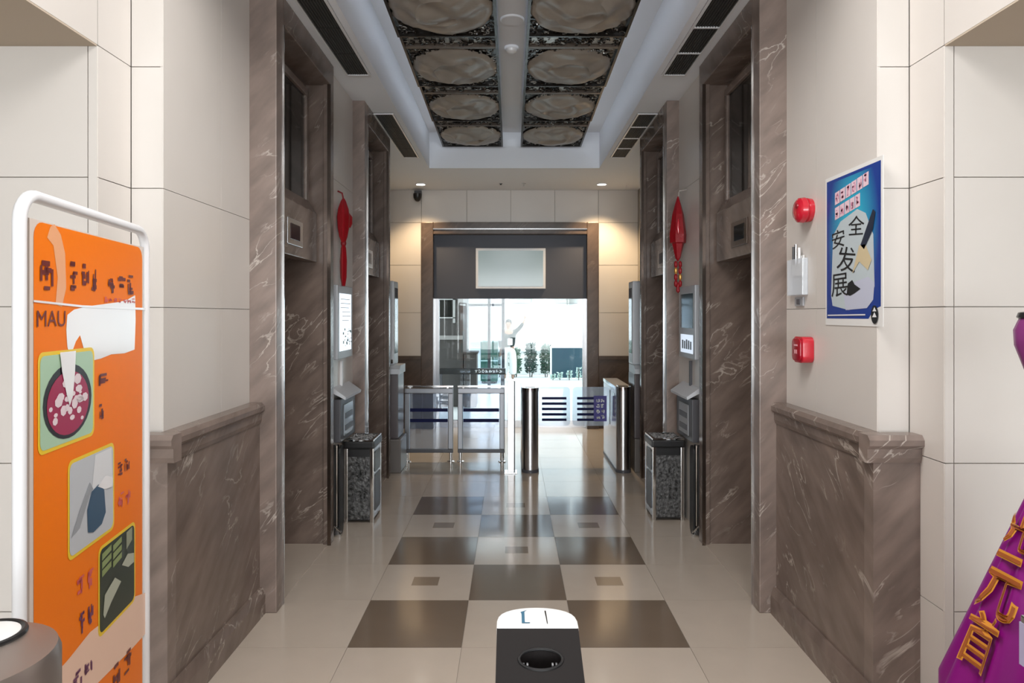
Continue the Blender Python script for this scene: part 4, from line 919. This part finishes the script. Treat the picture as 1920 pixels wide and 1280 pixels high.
for k in range(3):
    w_ = (b.x-a.x)/1.0
    if k < 2: MB().box(a.x+k*w_+.02, a.x+(k+1)*w_-.02, 17.19, 17.22, .03, a.z).build('panel', mat('dark_teal_panel', (.012,.05,.075), .35), t)
    MB().box(a.x+k*w_-.02, a.x+k*w_+.02, 17.17, 17.24, 0, a.z+.03).build('post', WHITE, t)
for i, (x, h) in enumerate(((1.02,.16),(1.19,.22),(1.42,.28),(1.65,.36))):
    lab = ['tiny pale plant at the left foot of the hoarding','low pale plant second from the hoarding left end','pale leafy plant third along the hoarding foot','tallest pale plant in front of the dark hoarding'][i]
    r = random.Random(90+i); t = thing('pale_plant', (x, 16.9, 0), lab, 'plant', 'pale plants in front of the hoarding'); mb = MB()
    for _ in range(60):
        a_ = r.uniform(0,6.28); p = Vector((x+.03*math.cos(a_),16.9+.03*math.sin(a_),h*r.uniform(.1,.8))); d = Vector((math.cos(a_),math.sin(a_),r.uniform(.2,1.4))).normalized(); e = d.orthogonal().normalized(); L = r.uniform(.04,.075)
        mb.add([p, p+d*L*.5+e*L*.25, p+d*L, p+d*L*.5-e*L*.25], [(0,1,2,3)])
    l = mb.build('leaves', mat('pale_leaf', (.45,.6,.55), .5), t, fixn=False); l['kind'] = 'stuff'
    MB().tube([(x,16.9,0),(x,16.9,h*.8)], .01, 6).build('stem', mat('bark', (.06,.045,.03), .8), t)
# far white building
t = thing('white_building', (0, 40, 0), 'large white building with faint window rows far behind', 'building')
MB().box(-16, 18, 40, 46, 0, 14).build('wall', mat('bright_white_facade', (.85,.87,.88), .7), t)
for i in range(14):
    for j in range(4):
        x = -15+i*2.4; z = 1.2+j*3.2
        w_ = MB().box(x, x+1.3, 39.93, 40, z, z+1.6).build('window', mat('pale_window', (.62,.68,.72), .15), t)
# pale hanging lamp shades seen under the header
for k, (pxc, w_) in enumerate(((978,40),(1062,50))):
    y_ = 11.2; q = P(pxc, 572, y_)
    t = thing('paper_lantern', (q.x, y_, q.z), 'wide pale ribbed paper lantern hanging outside, '+('nearer the middle of the doorway' if k == 0 else 'nearer the right door post'), 'lantern', 'paper lanterns outside the entrance')
    R_ = w_/2/F*y_*1.15
    MB().lathe([(R_*.35,q.z),(R_*.75,q.z+.035),(R_,q.z+.11),(R_*1.02,q.z+.3),(R_*.7,q.z+.42),(.05,q.z+.46)], (q.x,y_,0), 32, 1, 1, .015, 16).build('shade', mat('pale_paper', (.75,.77,.76), .7), t, smooth=True)
    for i in range(3): 
        z = q.z+.03+i*.05; rr_ = R_*(.72+.12*i)
        mb = MB(); mb.tube([(q.x+rr_*math.cos(2*PI*m/24), y_+rr_*math.sin(2*PI*m/24), z) for m in range(24)], .006, 6, True); mb.build('rib', GREY, t, smooth=True)
    MB().tube([(q.x,y_,q.z+.45),(q.x,y_,3.4)], .006, 6).build('cord', DGREY, t)
cn = MB().box(-2.2, 2.3, 9.96, 11.6, 3.4, 3.55).build('trim_2', WHITEC); tag(cn, 'flat white entrance canopy outside above the doors', kind='structure')

# ------------------------------------------------------------------ person walking outside
def skin(name, verts, edges, radii, m, parent, sub=1):
    me = bpy.data.meshes.new(name); me.from_pydata([Vector(v)-ORG[parent] for v in verts], edges, [])
    o = bpy.data.objects.new(name, me); COL.objects.link(o)
    md = o.modifiers.new('s', 'SKIN'); md.use_smooth_shade = True
    for i, r in enumerate(radii):
        sv = me.skin_vertices[0].data[i]; rr_ = r if isinstance(r, tuple) else (r, r); sv.radius = rr_; sv.use_root = (i == 0)
    o.modifiers.new('u', 'SUBSURF').levels = sub
    bpy.context.view_layer.update(); dg = bpy.context.evaluated_depsgraph_get()
    m2 = bpy.data.meshes.new_from_object(o.evaluated_get(dg)); m2.name = name
    bpy.data.objects.remove(o); bpy.data.meshes.remove(me)
    for p in m2.polygons: p.use_smooth = True
    m2.materials.clear(); m2.materials.append(m)
    o = bpy.data.objects.new(name, m2); COL.objects.link(o); o.parent = parent; ORG[o] = ORG[parent]; return o
bx_, by_ = -.075, 17.0
t = thing('person', (bx_, by_, 0), 'person in white trousers and dark top, arm raised, outside the entrance', 'person')
SK = mat('skin', (.30,.18,.125), .5); KS = .95; J = lambda x, y, z: (bx_+x*KS, by_+y*KS, z*KS)
body = [J(0,0,.80),J(0,0,.95),J(0,-.01,1.12),J(0,0,1.25),J(0,0,1.31),J(0,-.01,1.37),J(0,-.02,1.45),J(0,-.01,1.52),
        J(.10,0,.77),J(.11,-.04,.43),J(.11,-.0,.08),J(.115,-.12,.04), J(-.10,0,.77),J(-.10,.05,.43),J(-.10,.12,.09),J(-.10,.0,.04),
        J(.17,0,1.23),J(.29,-.02,1.34),J(.40,-.05,1.50),J(.43,-.06,1.58), J(-.17,0,1.23),J(-.22,.01,1.0),J(-.20,-.05,.79),J(-.20,-.06,.70)]
edges = [(0,1),(1,2),(2,3),(3,4),(4,5),(5,6),(6,7),(0,8),(8,9),(9,10),(10,11),(0,12),(12,13),(13,14),(14,15),(3,16),(16,17),(17,18),(18,19),(3,20),(20,21),(21,22),(22,23)]
rad_ = [(.13,.10),(.12,.09),(.14,.10),(.12,.085),.05,.06,(.078,.092),.055,.075,.052,.036,.03,.075,.052,.036,.03,.052,.04,.03,.028,.052,.04,.03,.028]
skin('body', body, edges, rad_, SK, t, 2)
# fingers of both hands
for hxn, (p0, dirz) in (('r',(J(.43,-.06,1.59),1)),('l',(J(-.20,-.06,.69),-1))):
    for i in range(5):
        dx = (-.024+.012*i) if i < 4 else .034
        ln = (.062,.074,.07,.055,.045)[i]
        mb = MB(); p0v = Vector(p0); mb.tube([p0v+Vector((dx*.8,0,-dirz*.01)), p0v+Vector((dx,-.008,dirz*ln*.55)), p0v+Vector((dx*1.1,-.02,dirz*ln))], [.009,.008,.006], 6)
        mb.build('finger', SK, t, smooth=True)
tr = [J(0,0,.82),J(0,0,.92),J(.10,0,.76),J(.115,-.035,.45),J(.115,-.0,.12),J(-.10,0,.76),J(-.105,.045,.45),J(-.105,.11,.13)]
skin('trousers', tr, [(0,1),(0,2),(2,3),(3,4),(0,5),(5,6),(6,7)], [(.165,.13),(.15,.12),.11,.10,.10,.11,.10,.10], mat('white_cloth', (.8,.82,.82), .8), t, 2)
sh = [J(0,0,.80),J(0,-.005,1.02),J(0,0,1.24),J(.17,0,1.235),J(.29,-.02,1.34),J(-.17,0,1.235),J(-.22,.01,1.0),J(.39,-.048,1.485),J(-.203,-.045,.81)]
skin('shirt', sh, [(0,1),(1,2),(2,3),(3,4),(2,5),(5,6),(4,7),(6,8)], [(.185,.145),(.175,.135),(.135,.105),.068,.055,.068,.055,.042,.042], mat('dark_teal_cloth', (.008,.018,.018), .8), t, 2)
MB().box(bx_-.02, bx_+.10, by_-.15, by_-.12, .86, 1.02).build('chest_print', mat('white_cloth', (.8,.82,.82), .8), t, bevel=.01)
MB().lathe([(.03,1.30),(.072,1.335),(.088,1.40),(.08,1.46),(.048,1.49),(.01,1.5)], (bx_,by_+.015,0), 20, .92, 1.02).build('hair', mat('black_hair', (.012,.011,.011), .5), t, smooth=True)
for k in (-1,1):
    MB().lathe([(.002,-.006),(.008,0),(.002,.006)], (bx_+k*.03, by_-.101, 1.385), 10).build('eye', INK, t, smooth=True)
    MB().lathe([(.005,-.025),(.016,0),(.005,.025)], (bx_+k*.083, by_-.012, 1.38), 10, .5, 1).build('ear', SK, t, smooth=True)
MB().lathe([(.012,-.02),(.010,0),(.004,.02)], (bx_, by_-.107, 1.36), 8).build('nose', SK, t, smooth=True)
MB().box(bx_-.02, bx_+.02, by_-.097, by_-.089, 1.325, 1.332).build('mouth', mat('lip', (.35,.1,.09), .5), t)
